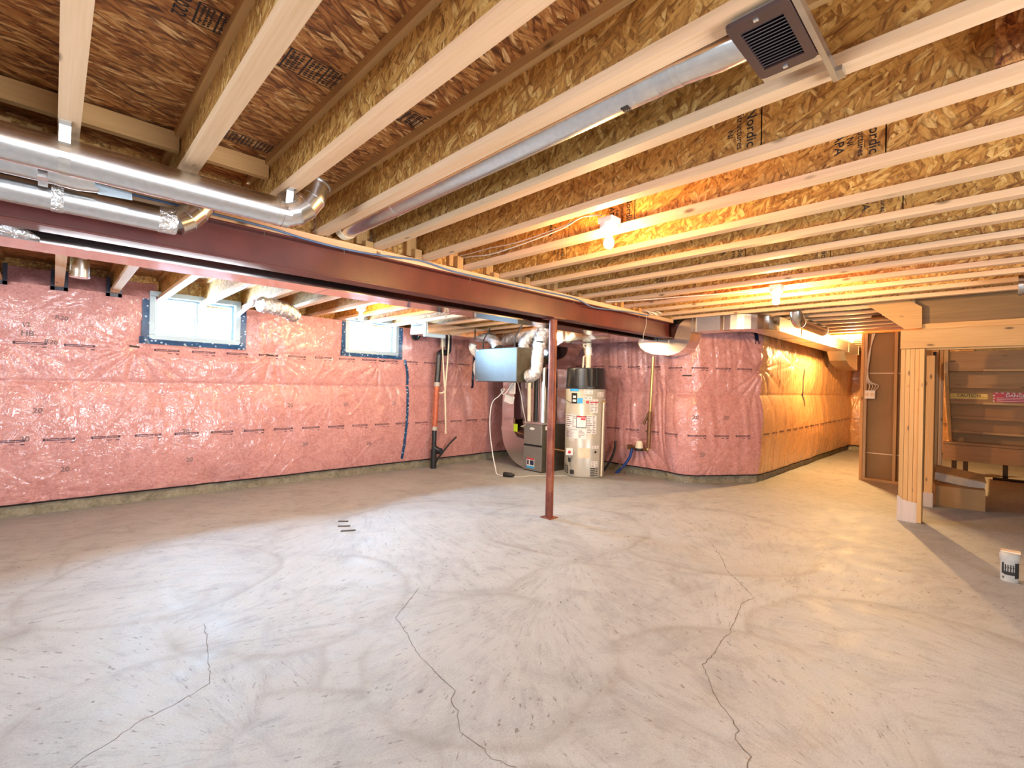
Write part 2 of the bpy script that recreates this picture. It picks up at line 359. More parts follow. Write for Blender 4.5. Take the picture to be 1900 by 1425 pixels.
# ------------------------------------------------------------------ floor
def make_floor():
    xs = np.concatenate([np.arange(-2.6, -.4, .22), np.arange(-.4, 4.6, .02), np.arange(4.6, 7.0, .06), np.arange(7.0, 14.3, .25)])
    ys = np.concatenate([np.arange(-3.1, -.6, .25), np.arange(-.6, 4.6, .02), np.arange(4.6, 6.85, .08)])
    X, Y = np.meshgrid(xs, ys, indexing='ij'); nx, ny = X.shape
    circ = [(.2, .9, 1.3), (3.6, .6, 1.1), (.1, 2.6, .95), (2.6, 3.4, 1.2), (4.4, 1.9, 1.0), (1.0, 4.4, 1.0), (.45, 1.6, .62), (3.1, .2, .8), (2.55, 1.70, .60), (1.12, 3.05, .70),
            (.55, 3.9, .7), (3.55, 2.9, .8), (2.2, .75, .62), (1.6, 1.76, .63), (.95, .75, .45), (.3, 2.35, .42)]
    S = np.zeros((nx, ny, 3)); T = np.full((nx, ny), .12); S[..., 0] = X*6+Y*14; S[..., 1] = X*5-Y*2
    wob = vnoise(X*3, Y*3, 5)*.10+vnoise(X*7, Y*7, 6)*.03
    for i, (cx, cy, r) in enumerate(circ):
        dx, dy = X-cx, Y-cy; d = np.hypot(dx, dy)+wob; ins = d < r; th = i*2.4+.6; ox, oy = dx-1.3*r*math.cos(th), dy-1.3*r*math.sin(th); ph = np.arctan2(oy*math.cos(th)-ox*math.sin(th), -(ox*math.cos(th)+oy*math.sin(th))); dq = np.hypot(ox, oy)
        S[..., 0] = np.where(ins, ph*30*max(r, .6), S[..., 0]); S[..., 1] = np.where(ins, dq*5.0+ph*3, S[..., 1]); S[..., 2] = np.where(ins, i*7.3, S[..., 2])
        vis = np.clip(vnoise(X*2.2+i*9, Y*2.2, 31)+.55, 0, 1)
        so = 1/(1+np.exp(-np.clip((r-d)/.008, -30, 30))); rim = np.exp(-np.clip(r-d, 0, 9)/.022)*.75*vis+np.exp(-np.clip(r-d, 0, 9)/.20)*.16*vis
        T = T*(1-so)+(rim+.10*((i*37) % 5)/5)*so
    n = vnoise(X*1.3, Y*1.3, 9)*.10
    T = np.clip(T+n*1.6, 0, .7)
    me = bpy.data.meshes.new('floor'); V = np.stack([X, Y, np.zeros_like(X)], -1).reshape(-1, 3)
    a = np.arange(nx*ny).reshape(nx, ny); F = np.stack([a[:-1, :-1], a[1:, :-1], a[1:, 1:], a[:-1, 1:]], -1).reshape(-1, 4)
    me.from_pydata(V.tolist(), [], F.tolist()); me.materials.append(M['floor'])
    at = me.attributes.new('swirl', 'FLOAT_VECTOR', 'POINT'); at.data.foreach_set('vector', S.reshape(-1).astype(np.float32))
    at = me.attributes.new('tone', 'FLOAT', 'POINT'); at.data.foreach_set('value', T.reshape(-1).astype(np.float32))
    o = bpy.data.objects.new('floor', me); COL.objects.link(o); return struct(o)
FLOOR = make_floor()
def crack(pts, w0, seed):
    r = random.Random(seed); P = []
    for (x0, y0), (x1, y1) in zip(pts, pts[1:]):
        n = max(2, int(math.hypot(x1-x0, y1-y0)/.025))
        for k in range(n): P.append((x0+(x1-x0)*k/n+r.uniform(-.006, .006), y0+(y1-y0)*k/n+r.uniform(-.006, .006)))
    P.append(pts[-1]); b = MB(); vs = []
    for i, (x, y) in enumerate(P):
        a, c = P[max(i-1, 0)], P[min(i+1, len(P)-1)]; dx, dy = c[0]-a[0], c[1]-a[1]; l = math.hypot(dx, dy) or 1; ww = w0*r.uniform(.5, 1.2)
        vs += [(x-dy/l*ww, y+dx/l*ww, .0008), (x+dy/l*ww, y-dx/l*ww, .0008)]
    b.add(vs, [(2*i, 2*i+1, 2*i+3, 2*i+2) for i in range(len(P)-1)]); b.build('crack', 'crack', FLOOR)
crack([(4.15,1.71),(3.87,1.51),(3.63,1.38),(3.51,1.26),(3.29,1.07),(3.16,1.10),(2.97,1.06),(2.73,1.01),(2.62,1.01),(2.43,.98),(2.31,.98),(2.18,.885),(2.13,.854),(2.05,.77),(1.97,.69),(1.91,.68),(1.87,.61),(1.80,.597)], .0016, 1)
crack([(1.74,2.62),(1.43,2.38),(1.386,2.19),(1.33,2.01),(1.309,1.893),(1.295,1.724),(1.286,1.64),(1.244,1.609),(1.219,1.528),(1.157,1.425),(1.169,1.329),(1.158,1.248),(1.196,1.16)], .0014, 2)
crack([(.62,3.0),(.52,2.4),(.40,2.35),(.28,2.32),(.1,2.22),(-.1,2.1)], .0012, 3)

# ------------------------------------------------------------------ foundation walls with insulation under poly film
PTS = [(-2.6, 6.40), (6.58, 6.40), (6.58, 3.36), (6.50, 3.32), (6.50, 3.02), (7.40, 2.40), (13.5, 2.40), (13.5, .2)]
def path_sample(ds=.02):
    P = []
    for (x0, y0), (x1, y1) in zip(PTS, PTS[1:]):
        n = max(1, int(round(math.hypot(x1-x0, y1-y0)/ds)))
        for k in range(n): P.append((x0+(x1-x0)*k/n, y0+(y1-y0)*k/n))
    P.append(PTS[-1]); return np.array(P)
P0 = path_sample(); k = np.exp(-np.linspace(-2, 2, 25)**2); k /= k.sum()
Pp = np.concatenate([np.repeat(P0[:1], 12, 0), P0, np.repeat(P0[-1:], 12, 0)])
PS = np.stack([np.convolve(Pp[:, i], k, 'valid') for i in (0, 1)], -1)
SARC = np.concatenate([[0], np.cumsum(np.hypot(*np.diff(P0, axis=0).T))])
TG = np.gradient(PS, axis=0); TG /= np.linalg.norm(TG, axis=1)[:, None]; NM = np.stack([TG[:, 1], -TG[:, 0]], -1)
S_LEFT = 9.18; S_FAR = S_LEFT+3.04; S_STEP = S_FAR+.09+.30; S_DIAG = S_STEP+math.hypot(.9, .62); S_HALL = S_DIAG+6.1
sx = lambda x: x+2.6
PINCH = [(sx(.63), 1.66, 1.0), (sx(1.98), 1.67, .8), (sx(3.45), 1.63, .7), (sx(-.35), 1.66, .6), (sx(2.75), 1.12, .4), (sx(4.9), 1.68, .7), (sx(1.35), .16, .6), (sx(-.05), .2, .6),
         (S_LEFT+1.6, 1.75, .9), (S_LEFT+2.55, .55, 1.0), (S_LEFT+2.75, 1.66, .6), (S_DIAG-.02, 1.66, 1.5), (S_STEP+.35, .35, .5), (S_STEP+.75, 2.2, .9), (S_DIAG+1.4, 1.8, .9), (S_DIAG+2.6, 1.9, .7), (S_HALL+.3, 1.6, .8), (S_HALL-.1, .5, .7)]
WINS = [(.755, 1.60, 1.775, 2.36), (2.965, 3.775, 1.775, 2.36)]
def disp(s, z):
    lo = np.clip((z-.10)/(1.30-.10), 0, 1); hi = np.clip((z-1.30)/(2.32-1.30), 0, 1)
    amp = np.where((s > S_LEFT+2.4) & (s < S_DIAG+6), 1.25, 1.0)
    d = .055*amp*np.sin(PI*lo)**.55*(z < 1.30)+.045*amp*np.sin(PI*hi)**.55*(z >= 1.30)
    d = d+vnoise(s*1.7, z*1.9, 1)*.030+vnoise(s*5, z*5, 2)*.012+vnoise(s*2.2+z*6, z*7-s*9, 3)*.006
    d = d+np.where(s > S_FAR-.9, 1, .35)*.034*np.abs(vnoise(s*11+z*1.2, z*1.1, 8))
    d = d+.016*np.exp(-np.clip(z-1.30, 0, 9)/.08)*(z >= 1.30)+.010*(np.abs(vnoise(s*3.1-z*2.2, z*1.3+s*.8, 21)) < .035)*np.ones_like(s)*.5
    for i, (ps, pz, a) in enumerate(PINCH):
        ds, dz = s-ps, z-pz; rho = np.hypot(ds, dz)+1e-4; phi = np.arctan2(dz, ds)
        ridge = np.abs(np.sin(phi*7.5+i*1.7+1.3*np.sin(phi*2+i)+rho*.5))**.42-.6
        ax = .35+.65*np.clip(-np.sin(phi)*.7+.5, 0, 1)
        d = d+a*(-.035*np.exp(-(rho/.10)**2)+.042*ax*ridge*np.exp(-rho/.42)*np.clip(rho/.08, 0, 1))
    for x0, x1, z0, z1 in WINS:
        q = np.maximum(np.maximum(sx(x0)-s, s-sx(x1)), z0-z); f = np.clip(q/.22, 0, 1); d = d*f-.02*(1-f)
    return d
def wmap(s, z, off=.004):
    s = np.asarray(s, float); z = np.asarray(z, float)
    i = np.interp(s, SARC, np.arange(len(SARC))); g = lambda A: np.stack([np.interp(i, np.arange(len(A)), A[:, q]) for q in (0, 1)], -1)
    p = g(PS); n = g(NM); d = disp(s, z)+off; p = p+n*d[..., None]; return np.concatenate([p, z[..., None]], -1)
def film_piece(parent, s0, s1, z0, z1, holes=(), mat='film'):
    ss = np.linspace(s0, s1, max(4, int((s1-s0)/.016))); zz = np.linspace(z0, z1, 135)
    S, Z = np.meshgrid(ss, zz, indexing='ij'); V = wmap(S.ravel(), Z.ravel(), 0)
    a = np.arange(S.size).reshape(S.shape); F = np.stack([a[:-1, :-1], a[1:, :-1], a[1:, 1:], a[:-1, 1:]], -1).reshape(-1, 4)
    cs = (S[:-1, :-1]+S[1:, 1:]).ravel()/2; cz = (Z[:-1, :-1]+Z[1:, 1:]).ravel()/2; keep = np.ones(len(F), bool)
    for x0, x1, a0, a1 in holes: keep &= ~((cs > sx(x0)) & (cs < sx(x1)) & (cz > a0) & (cz < a1))
    me = bpy.data.meshes.new('insulation_film'); me.from_pydata(V.tolist(), [], F[keep].tolist()); me.materials.append(M[mat])
    me.polygons.foreach_set('use_smooth', [True]*len(me.polygons)); me.update()
    o = bpy.data.objects.new('insulation_film', me); COL.objects.link(o); o.parent = parent; return o
def print_row(film, s0, s1, z, step=.345, ln=.235, z1=None):
    b = MB(); s = s0
    while s+ln < s1:
        zz = z if z1 is None else z+(z1-z)*(s-s0)/(s1-s0)
        def bar(a0, a1, c0, c1):
            t = np.linspace(a0, a1, 6); A = wmap(s+t, np.full(6, zz+c0), .0035); B = wmap(s+t, np.full(6, zz+c1), .0035)
            b.add(A.tolist()+B.tolist(), [(i, i+1, 7+i, 6+i) for i in range(5)])
        bar(.0, .018, -.011, .013); bar(.02, .115, .004, .012); bar(.122, .205, .004, .012); bar(.02, .16, -.010, -.003); bar(.165, .205, -.010, -.003)
        bar(.208, .228, -.008, .013); bar(.12, .16, -.034, -.028); bar(.195, .225, -.037, -.027)
        s += step
    o = b.build('printed_line', 'purple_ink', film); o['kind'] = 'stuff'
def wall_text(film, txt, size, s, z, rot=0, mat='grey_ink', name='printed_mark'):
    b = MB(); vs, fs = text_geo(txt); c, q = math.cos(rot), math.sin(rot)
    A = np.array(vs)*size; pts = wmap(s+A[:, 0]*c-A[:, 1]*q, z+A[:, 0]*q+A[:, 1]*c, .0035); b.add(pts.tolist(), fs); b.build(name, mat, film)
def strip(parent, s0, z0, s1, z1, wd, mat='tape', name='tape', off=.006):
    n = max(3, int(math.hypot(s1-s0, z1-z0)/.03)); t = np.linspace(0, 1, n+1); L = math.hypot(s1-s0, z1-z0); ns, nz = -(z1-z0)/L*wd/2, (s1-s0)/L*wd/2
    j = np.array([random.uniform(-.004, .004) for _ in t])
    A = wmap(s0+(s1-s0)*t+ns+j, z0+(z1-z0)*t+nz, off); B = wmap(s0+(s1-s0)*t-ns+j, z0+(z1-z0)*t-nz, off)
    b = MB(); b.add(A.tolist()+B.tolist(), [(i, i+1, n+2+i, n+1+i) for i in range(n)]); return b.build(name, mat, parent)

# left wall: concrete with window holes
b = MB(); b.box(-2.8, .74, 6.425, 6.74, 0, 2.20).box(1.615, 2.95, 6.425, 6.74, 0, 2.20).box(3.79, 7.1, 6.425, 6.74, 0, 2.20).box(.74, 1.615, 6.425, 6.74, 0, 1.76).box(2.95, 3.79, 6.425, 6.74, 0, 1.76)
WALL_L = struct(b.build('wall_left', 'concrete'))
FILM_L = film_piece(WALL_L, 0, S_LEFT, .125, 2.20, WINS)
print_row(FILM_L, sx(-.75), sx(5.9), .72); print_row(FILM_L, sx(-.62), sx(.5), 1.64); print_row(FILM_L, sx(.78), sx(5.9), 1.64, z1=1.69)
for s_, z_ in ((-.02, 1.66), (1.15, 1.70), (.05, 1.9)): wall_text(FILM_L, 'R20', .06, sx(s_), z_, -.1)
for s_, z_ in ((-.18, .735), (1.08, .745), (.1, .42), (1.12, .42), (-.1, 1.0), (2.2, 1.02), (2.95, 1.02), (3.7, 1.03), (2.4, .5), (3.3, .45)): wall_text(FILM_L, '20', .07, sx(s_), z_, 0)
wall_text(FILM_L, 'HB', .07, sx(-.18), 1.73, 0); wall_text(FILM_L, '12', .06, sx(-.19), 1.81, .2)
for i, (s_, z_) in enumerate(((.57, 1.665), (1.90, 1.655), (3.46, 1.66))): strip(FILM_L, sx(s_), z_+.005, sx(s_+.09), z_-.003, .016, 'ink', 'black_marker')
for pts in ([(3.895, 1.70), (3.94, 1.45), (3.945, 1.2), (3.935, .95), (3.92, .68), (3.90, .4), (3.875, .17)],):
    for (a0, c0), (a1, c1) in zip(pts, pts[1:]): strip(FILM_L, sx(a0), c0+.004, sx(a1), c1, .045)
strip(FILM_L, sx(5.245), 1.95, sx(5.24), 1.28, .05, 'black_tape', 'dark_tape')

b = MB(); b.box(6.61, 7.05, 3.2, 6.6, 0, 2.6); WALL_F = struct(b.build('wall_far', 'concrete')); FILM_F = film_piece(WALL_F, S_LEFT, S_FAR, .125, 2.29)
b = MB(); b.prism([(6.53, 3.36), (6.53, 3.04), (7.43, 2.43), (7.7, 2.8), (7.05, 3.4)], lambda x, y: (x, y, 0), lambda x, y: (x, y, 2.6))
WALL_C = struct(b.build('wall_corner', 'concrete')); FILM_C = film_piece(WALL_C, S_FAR, S_DIAG, .125, 2.29)
b = MB(); b.box(7.42, 13.9, 2.425, 2.75, 0, 2.6); WALL_H = struct(b.build('wall_hall', 'concrete')); FILM_H = film_piece(WALL_H, S_DIAG, S_HALL, .125, 2.29, (), 'film_hall_lamplit')
b = MB(); b.box(13.52, 13.85, -3.1, 2.75, 0, 2.6); WALL_E = struct(b.build('wall_end', 'concrete')); FILM_E = film_piece(WALL_E, S_HALL, S_HALL+2.1, .125, 2.29, (), 'film_hall_lamplit')
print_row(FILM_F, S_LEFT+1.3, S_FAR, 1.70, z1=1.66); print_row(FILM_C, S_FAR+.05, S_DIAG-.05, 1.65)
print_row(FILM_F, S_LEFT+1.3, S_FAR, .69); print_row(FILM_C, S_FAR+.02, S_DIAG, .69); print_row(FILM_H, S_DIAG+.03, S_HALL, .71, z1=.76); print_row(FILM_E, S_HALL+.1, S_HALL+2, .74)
for s_, z_ in ((.45, .95), (.9, .95), (.55, .42)): wall_text(FILM_C, '20', .08, S_FAR+s_, z_)
strip(FILM_C, S_FAR+.28, 1.54, S_FAR+.40, 1.54, .02, 'ink', 'black_marker'); strip(FILM_F, S_LEFT+1.45, 1.70, S_LEFT+1.60, 1.705, .018, 'ink', 'black_marker')
strip(FILM_C, S_DIAG-.12, 2.2, S_DIAG-.11, 2.02, .06, 'black_tape', 'dark_tape')
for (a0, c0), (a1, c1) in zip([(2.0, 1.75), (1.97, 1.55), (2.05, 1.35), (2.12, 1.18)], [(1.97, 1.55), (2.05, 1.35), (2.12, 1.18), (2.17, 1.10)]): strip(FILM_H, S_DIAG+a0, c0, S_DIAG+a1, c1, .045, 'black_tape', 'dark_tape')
def gap_shade_strip(film, s0, s1):  # dark strip painted as the shade in the gap below the film edge
    t = np.linspace(s0, s1, max(3, int((s1-s0)/.05))); n = len(t); A = wmap(t, np.full(n, .110), .004); B = wmap(t, np.full(n, .127+0*t), .004); b = MB()
    b.add(A.tolist()+B.tolist(), [(i, i+1, n+1+i, n+i) for i in range(n-1)]); b.build('gap_shade', 'void', film)
for f_, a_, c_ in ((FILM_L, 0, S_LEFT), (FILM_F, S_LEFT, S_FAR), (FILM_C, S_FAR, S_DIAG), (FILM_H, S_DIAG, S_HALL), (FILM_E, S_HALL, S_HALL+2)): gap_shade_strip(f_, a_, c_)
# unseen walls behind the camera, each with a made-up opening for its fill light
b = MB(); b.box(-2.8, -.2, -3.2, -3.05, 0, 2.6).box(2.6, 14, -3.2, -3.05, 0, 2.6).box(-.2, 2.6, -3.2, -3.05, 2.25, 2.6).box(-.2, 2.6, -3.2, -3.05, 0, .25); struct(b.build('wall_right', 'concrete'))
b = MB(); b.box(-2.75, -2.6, -3.2, .6, 0, 2.6).box(-2.75, -2.6, 3.4, 6.7, 0, 2.6).box(-2.75, -2.6, .6, 3.4, 0, .55).box(-2.75, -2.6, .6, 3.4, 2.15, 2.6); struct(b.build('wall_near', 'concrete'))

# windows
for wi, (x0, x1, z0, z1) in enumerate(WINS):
    z1 = 2.265; b = MB(); F = .035
    b.box(x0-.02, x1+.02, 6.40, 6.56, z0-.02, z0+F).box(x0-.02, x1+.02, 6.40, 6.56, z1-F, z1+.02).box(x0-.02, x0+F, 6.40, 6.56, z0+F, z1-F).box(x1-F, x1+.02, 6.40, 6.56, z0+F, z1-F)
    W = struct(b.build('window_%d' % (wi+1), 'white', None, .004)); xm = (x0+x1)/2
    for n_, (a, c, y) in enumerate(((x0+F, xm+.02, 6.47), (xm-.02, x1-F, 6.51))):
        b = MB(); q = .022; b.box(a, c, y, y+.03, z0+F, z0+F+q).box(a, c, y, y+.03, z1-F-q, z1-F).box(a, a+q, y, y+.03, z0+F+q, z1-F-q).box(c-q, c, y, y+.03, z0+F+q, z1-F-q)
        sash = b.build('sash', 'white', W, .002)
        MB().box(a+q, c-q, y+.012, y+.018, z0+F+q, z1-F-q).build('pane', 'glass', sash)
    MB().box(xm-.012, xm+.012, 6.45, 6.47, 2.0, 2.05).build('latch', 'white', W)
    MB().box(x0-.02, x1+.02, 6.56, 6.80, z0-.03, z0-.02).build('sill', 'white', W)
    wd = .078
    for (a, c, a1, c1) in ((x0-.050, z0-.06, x0-.040, 2.19), (x1+.040, 2.19, x1+.035, z0-.06), (x1+.075, z0-.035, x0-.10, z0-.03)):
        strip(W, sx(a), c, sx(a1), c1, wd, 'tape', 'tape', .012)
# ------------------------------------------------------------------ ceiling: subfloor sheets and wooden I-joists
SPAN = .4064; JX = lambda k: 1.215+SPAN*k; JB = 2.302; JT = 2.56; FWD, FH = .0635, .038
CEIL = struct(MB().box(-2.8, 13.9, -3.2, 3.26, 2.60, 2.62).build('ceiling', 'osb_floor'))
y = -3.2; row = 0
while y < 3.24:
    y1 = min(y+1.22, 3.26); x = -2.8-(row % 2)*1.2
    while x < 13.9:
        MB().box(max(x, -2.8)+.0015, min(x+2.44, 13.9)-.0015, y+.0015, y1-.0015, JT, JT+.018+.002*random.random()).build('subfloor_panel', 'osb_floor', CEIL); x += 2.44
    y = y1; row += 1
CEIL2 = struct(MB().box(-2.8, 6.9, 3.26, 6.74, 2.50, 2.52).build('ceiling', 'osb_floor'))
for x in np.arange(-2.8, 6.8, 2.44):
    for y in (3.27, 4.49, 5.71): MB().box(x+.0015, min(x+2.44, 6.9)-.0015, y+.0015, min(y+1.22, 6.74)-.0015, 2.46, 2.478).build('subfloor_panel', 'osb_floor', CEIL2)
MB().box(-2.8, 7.1, 3.262, 3.285, 2.462, 2.6).build('rim_board', 'osb_web', CEIL2)
MB().box(-2.8, 7.1, 6.64, 6.74, 2.2, 2.52).build('rim_board', 'osb_web', CEIL2)
def joist_mesh(y0, y1, zb, zt):
    return (MB().box(.026, .0375, y0, y1, zb+FH-.005, zt-FH+.005).data('web', 'osb_web'), MB().box(0, FWD, y0, y1, zb, zb+FH).data('bottom_flange', 'wood_y'), MB().box(0, FWD, y0, y1, zt-FH, zt).data('top_flange', 'plank_y'))
def joist(meshes, x, parent):
    j = bpy.data.objects.new('floor_joist', meshes[0]); COL.objects.link(j); j.parent = parent; j.location.x = x
    for me, n in ((meshes[1], 'bottom_flange'), (meshes[2], 'top_flange')):
        o = bpy.data.objects.new(n, me); COL.objects.link(o); o.parent = j
    return j
JM = joist_mesh(-3.0, 3.235, JB, JT); JH = joist_mesh(.60, 3.235, JB, JT); JL = joist_mesh(.60, 2.5, JB, JT); JF = joist_mesh(3.30, 6.60, 2.20, 2.46)
J = {}
for k in range(-9, 13): J[k] = joist(JM, JX(k), CEIL)
for k in range(13, 30): J[k] = joist(JH if k < 15 else JL, JX(k), CEIL)
for k in range(-9, 13): joist(JF, JX(k), CEIL2)
def web_stamp(k, y, z, lines):     # print runs down the web, on its near face
    b = MB(); x = J[k].location.x+.0255
    for i, (t, sz, dy) in enumerate(lines): b.text(t, sz, lambda u, v, dy=dy: (x, y+dy-v, z-u))
    for i in range(2): b.box(x-.0001, x, y-.042, y-.038, z-.10, z+.10)
    o = b.build('printed_stamp', 'ink', J[k], shift=True)
LN = [('Nordic', .055, .0), ('Structures', .036, .045), ('NI', .035, .085), ('APA', .05, .125)]
web_stamp(3, .37, 2.44, LN); web_stamp(3, 1.55, 2.42, LN); web_stamp(2, .72, 2.44, LN[:3]); web_stamp(4, 2.4, 2.43, LN[:3]); web_stamp(3, 2.05, 2.43, LN[2:]); web_stamp(6, 1.35, 2.43, LN); web_stamp(7, .9, 2.43, LN); web_stamp(7, 2.2, 2.43, LN); web_stamp(5, .4, 2.43, LN[1:])
def floor_stamp(x0, x1, y0, y1, rows):
    b = MB(); z = JT-.0008; q = .004
    B = lambda a, c, d, e: b.add([(a, d, z), (c, d, z), (c, e, z), (a, e, z)], [(0, 3, 2, 1)])
    B(x0, x1, y0, y0+q); B(x0, x1, y1-q, y1); n = len(rows); w_ = (x1-x0)/n
    for i, t in enumerate(rows):
        B(x0+i*w_, x0+i*w_+q*1.6, y0, y1); cx = x0+(i+.5)*w_
        if t: b.text(t, .052, lambda u, v: (cx+v, (y0+y1)/2+u, z))
        else:
            for j in range(8):
                yy = y0+.012+j*(y1-y0-.02)/8
                for g in range(3):
                    a = x0+i*w_+.014+g*(w_-.02)/3; B(a, a+(w_-.03)/3*random.uniform(.5, .95), yy, yy+.0095)
    B(x1-q*1.6, x1, y0, y1); b.build('printed_stamp', 'ink', CEIL)
floor_stamp(.315, .50, 1.80, 1.925, ['', '', '']); floor_stamp(.455, .815, 1.805, 1.945, ['', '', '', '', '']); floor_stamp(.90, 1.20, 1.825, 1.945, ['', '', '']); floor_stamp(.5, .8, 2.62, 2.74, ['', '', '', ''])
b = MB(); b.text('2022', .058, lambda u, v: (.275+v, 1.865+u, JT-.0008)); b.build('printed_stamp', 'ink', CEIL)
# blocking between joists over the beam
for k in range(-9, 12):
    x0, x1 = JX(k)+FWD, JX(k+1)
    if k >= -1: MB().box(x0-.02, x1+.02, 3.215, 3.235, 2.301, JT).build('blocking_panel', 'osb_web', CEIL)
    else:
        MB().box(x0-.02, x1+.02, 2.80, 2.84, 2.455, 2.545).build('blocking', 'plank_x', CEIL)
        MB().box(x0-.02, x1+.02, 3.20, 3.235, 2.301, 2.47).build('blocking_panel', 'plank_x', CEIL)
    if k >= 0:
        MB().box(JX(k+1)-.060, JX(k+1)-.002, 3.11, 3.213, 2.301, 2.345+.03*(k % 3)).build('squash_block', 'plank_z', CEIL)
        MB().box(JX(k+1)-.10, JX(k+1)-.02, 3.17, 3.21, 2.33, 2.54).build('squash_block', 'plank_z', CEIL)
    elif k < -3:
        for q in (.05, .14, .24): MB().box(x0+q, x0+q+.05, 3.12, 3.18, 2.3, 2.5).build('squash_block', 'plank_z', CEIL)
# rim boards and pocket insulation on the left wall
MB().box(-2.8, 6.8, 6.60, 6.64, 2.20, 2.46).build('rim_board', 'osb_web', CEIL2)
for k in range(-9, -1):
    x0, x1 = JX(k)+FWD, JX(k+1); n = 10
    b = MB(); vs = []
    for i in range(n+1):
        for j in range(6):
            u, v = i/n, j/5; vs.append((x0+(x1-x0)*u, 6.44+.10*v-.05*math.sin(PI*u)*math.sin(PI*min(v+.2, 1))+.012*math.sin(9*u+k*2+5*v), 2.175+.20*v))
    b.add(vs, [(i*6+j, (i+1)*6+j, (i+1)*6+j+1, i*6+j+1) for i in range(n) for j in range(5)], True); po = b.build('pocket_insulation', 'film', WALL_L)
for k in (-4, -3, -2):
    xx = JX(k)
    b = MB().box(xx-.03, xx, 6.33, 6.36, 2.165, 2.36).box(xx+FWD, xx+FWD+.03, 6.33, 6.36, 2.165, 2.36).box(xx-.03, xx+FWD+.03, 6.33, 6.36, 2.165, 2.198); b.build('dark_tape', 'black_tape', WALL_L)

# ------------------------------------------------------------------ steel beam, timber plate and post
bx0, bx1, by0, by1 = -2.7, 6.09, 3.095, 3.235
BEAM = thing('steel_beam', (2.0, 3.165, 2.04), 'long dark red steel I-beam carrying the ceiling joists above the post', 'beam', None, 'thing')
MB().box(bx0, bx1, 3.160, 3.170, 2.05, 2.243).build('web', 'primer', BEAM)
MB().box(bx0, bx1, by0, by1, 2.040, 2.051).build('bottom_flange', 'primer', BEAM, .002)
MB().box(bx0, bx1, by0, by1, 2.241, 2.252).build('top_flange', 'primer', BEAM, .002)
x = bx0
for L in (1.9, 2.44, 1.55, 2.0, .9):
    MB().box(x+.001, min(x+L, bx1)-.001, by0, by1, 2.2525, 2.298).build('timber_plate', 'wood_x', BEAM, .002); x += L
for q in (.9, 1.4, 2.5, 3.9, 5.2):
    MB().tube([(q, 3.10, 2.25), (q, 3.094, 2.215)], .003, 6).build('nail', 'steel', BEAM)
POST = thing('steel_post', (3.665, 3.17, 0), 'rusty red round steel post standing on the floor under the beam', 'post', None, 'thing')
MB().lathe([(.041, 0), (.041, 2.03)], (3.665, 3.17, 0), n=24).build('shaft', 'rust', POST)
MB().box(3.575, 3.755, 3.085, 3.245, 2.03, 2.04).build('cap_plate', 'primer', POST)
MB().box(3.60, 3.73, 3.105, 3.235, 0, .008).build('base_plate', 'rust', POST)
# blue cable clipped along the beam
pts = [(-2.5, 3.075, 2.275), (.0, 3.075, 2.275), (.85, 3.075, 2.268), (1.15, 3.085, 2.25), (1.45, 3.085, 2.245), (1.75, 3.075, 2.262), (2.0, 3.08, 2.285), (2.3, 3.08, 2.262), (2.75, 3.085, 2.262), (3.3, 3.085, 2.268), (3.9, 3.08, 2.27), (4.2, 3.075, 2.22), (4.6, 3.08, 2.24), (5.0, 3.08, 2.262), (5.4, 3.08, 2.268)]
tag(MB().tube(smooth_path(pts), .007, 8).build('blue_cable', 'bluecable'), 'blue grey cable sagging along the top edge of the red steel beam', 'cable')

# ------------------------------------------------------------------ round ducts under the joists at the upper left
def ring(c, axis, r, w_=.012): a = Vector(axis).normalized(); c = Vector(c); return MB().tube([c-a*w_/2, c+a*w_/2], r, 28)
D1 = thing('round_duct', (-.5, 2.55, 2.20), 'upper long galvanized round duct ending in an elbow up between joists', 'duct')
Y1, Z1, RD = 2.55, 2.203, .0695
MB().tube([(-2.55, Y1, Z1), (.83, Y1, Z1)], RD, 32).build('pipe', 'galv', D1)
def gore_elbow(parent, c, e1, e2, ra, r, a1, n=4, mat='galv_bright'):
    P = arc(c, 0, a1, ra, n, e1, e2)
    for i in range(n):
        d = (P[i+1]-P[i]).normalized(); MB().tube([P[i]-d*.006, P[i+1]+d*.006], r*(1.0+.012*(i % 2)), 30).build('elbow_gore', mat, parent)
    for i in range(1, n): ring(P[i], P[i+1]-P[i-1], r*1.035, .008).build('seam_ring', 'galv', parent)
    return P
P = gore_elbow(D1, (.83, Y1, Z1+.15), (0, 0, -1), (.97, -.10, .22), .15, RD*1.02, 1.45)
e = (P[-1]-P[-2]).normalized(); MB().tube([P[-1], P[-1]+e*.03], RD*1.04, 30).build('collar', 'galv_bright', D1); ring(P[-1]+e*.03, e, RD*1.13, .008).build('flange_ring', 'steel', D1)
ring((.80, Y1, Z1), (1, 0, 0), RD*1.04, .02).build('drive_band', 'galv_bright', D1); ring((.75, Y1, Z1), (1, 0, 0), RD*1.02, .006).build('drive_band', 'galv', D1)
for xs_ in (JX(-3)+.02, JX(-1)+.025):
    A = [(xs_, Y1+RD*1.03*math.cos(t), Z1+RD*1.03*math.sin(t)) for t in np.linspace(-PI*1.15, .1, 14)]
    b = MB(); vs = []
    for (a, y_, z_) in [(xs_, Y1-RD*1.03-.004, JB+.0), *A]: vs += [(a-.017, y_, z_), (a+.017, y_, z_)]
    b.add(vs, [(2*i, 2*i+1, 2*i+3, 2*i+2) for i in range(len(A))]); b.build('hanger_strap', 'galv_bright', D1)
    MB().box(xs_-.017, xs_+.017, Y1-RD-.045, Y1-RD+.0, JB-.006, JB-.0).build('hanger_strap', 'galv_bright', D1)
D2 = thing('round_duct', (-.5, 2.93, 2.14), 'lower galvanized round duct with a taped angled end beside the red beam', 'duct')
Y2, Z2, R2_ = 2.96, 2.148, .0635
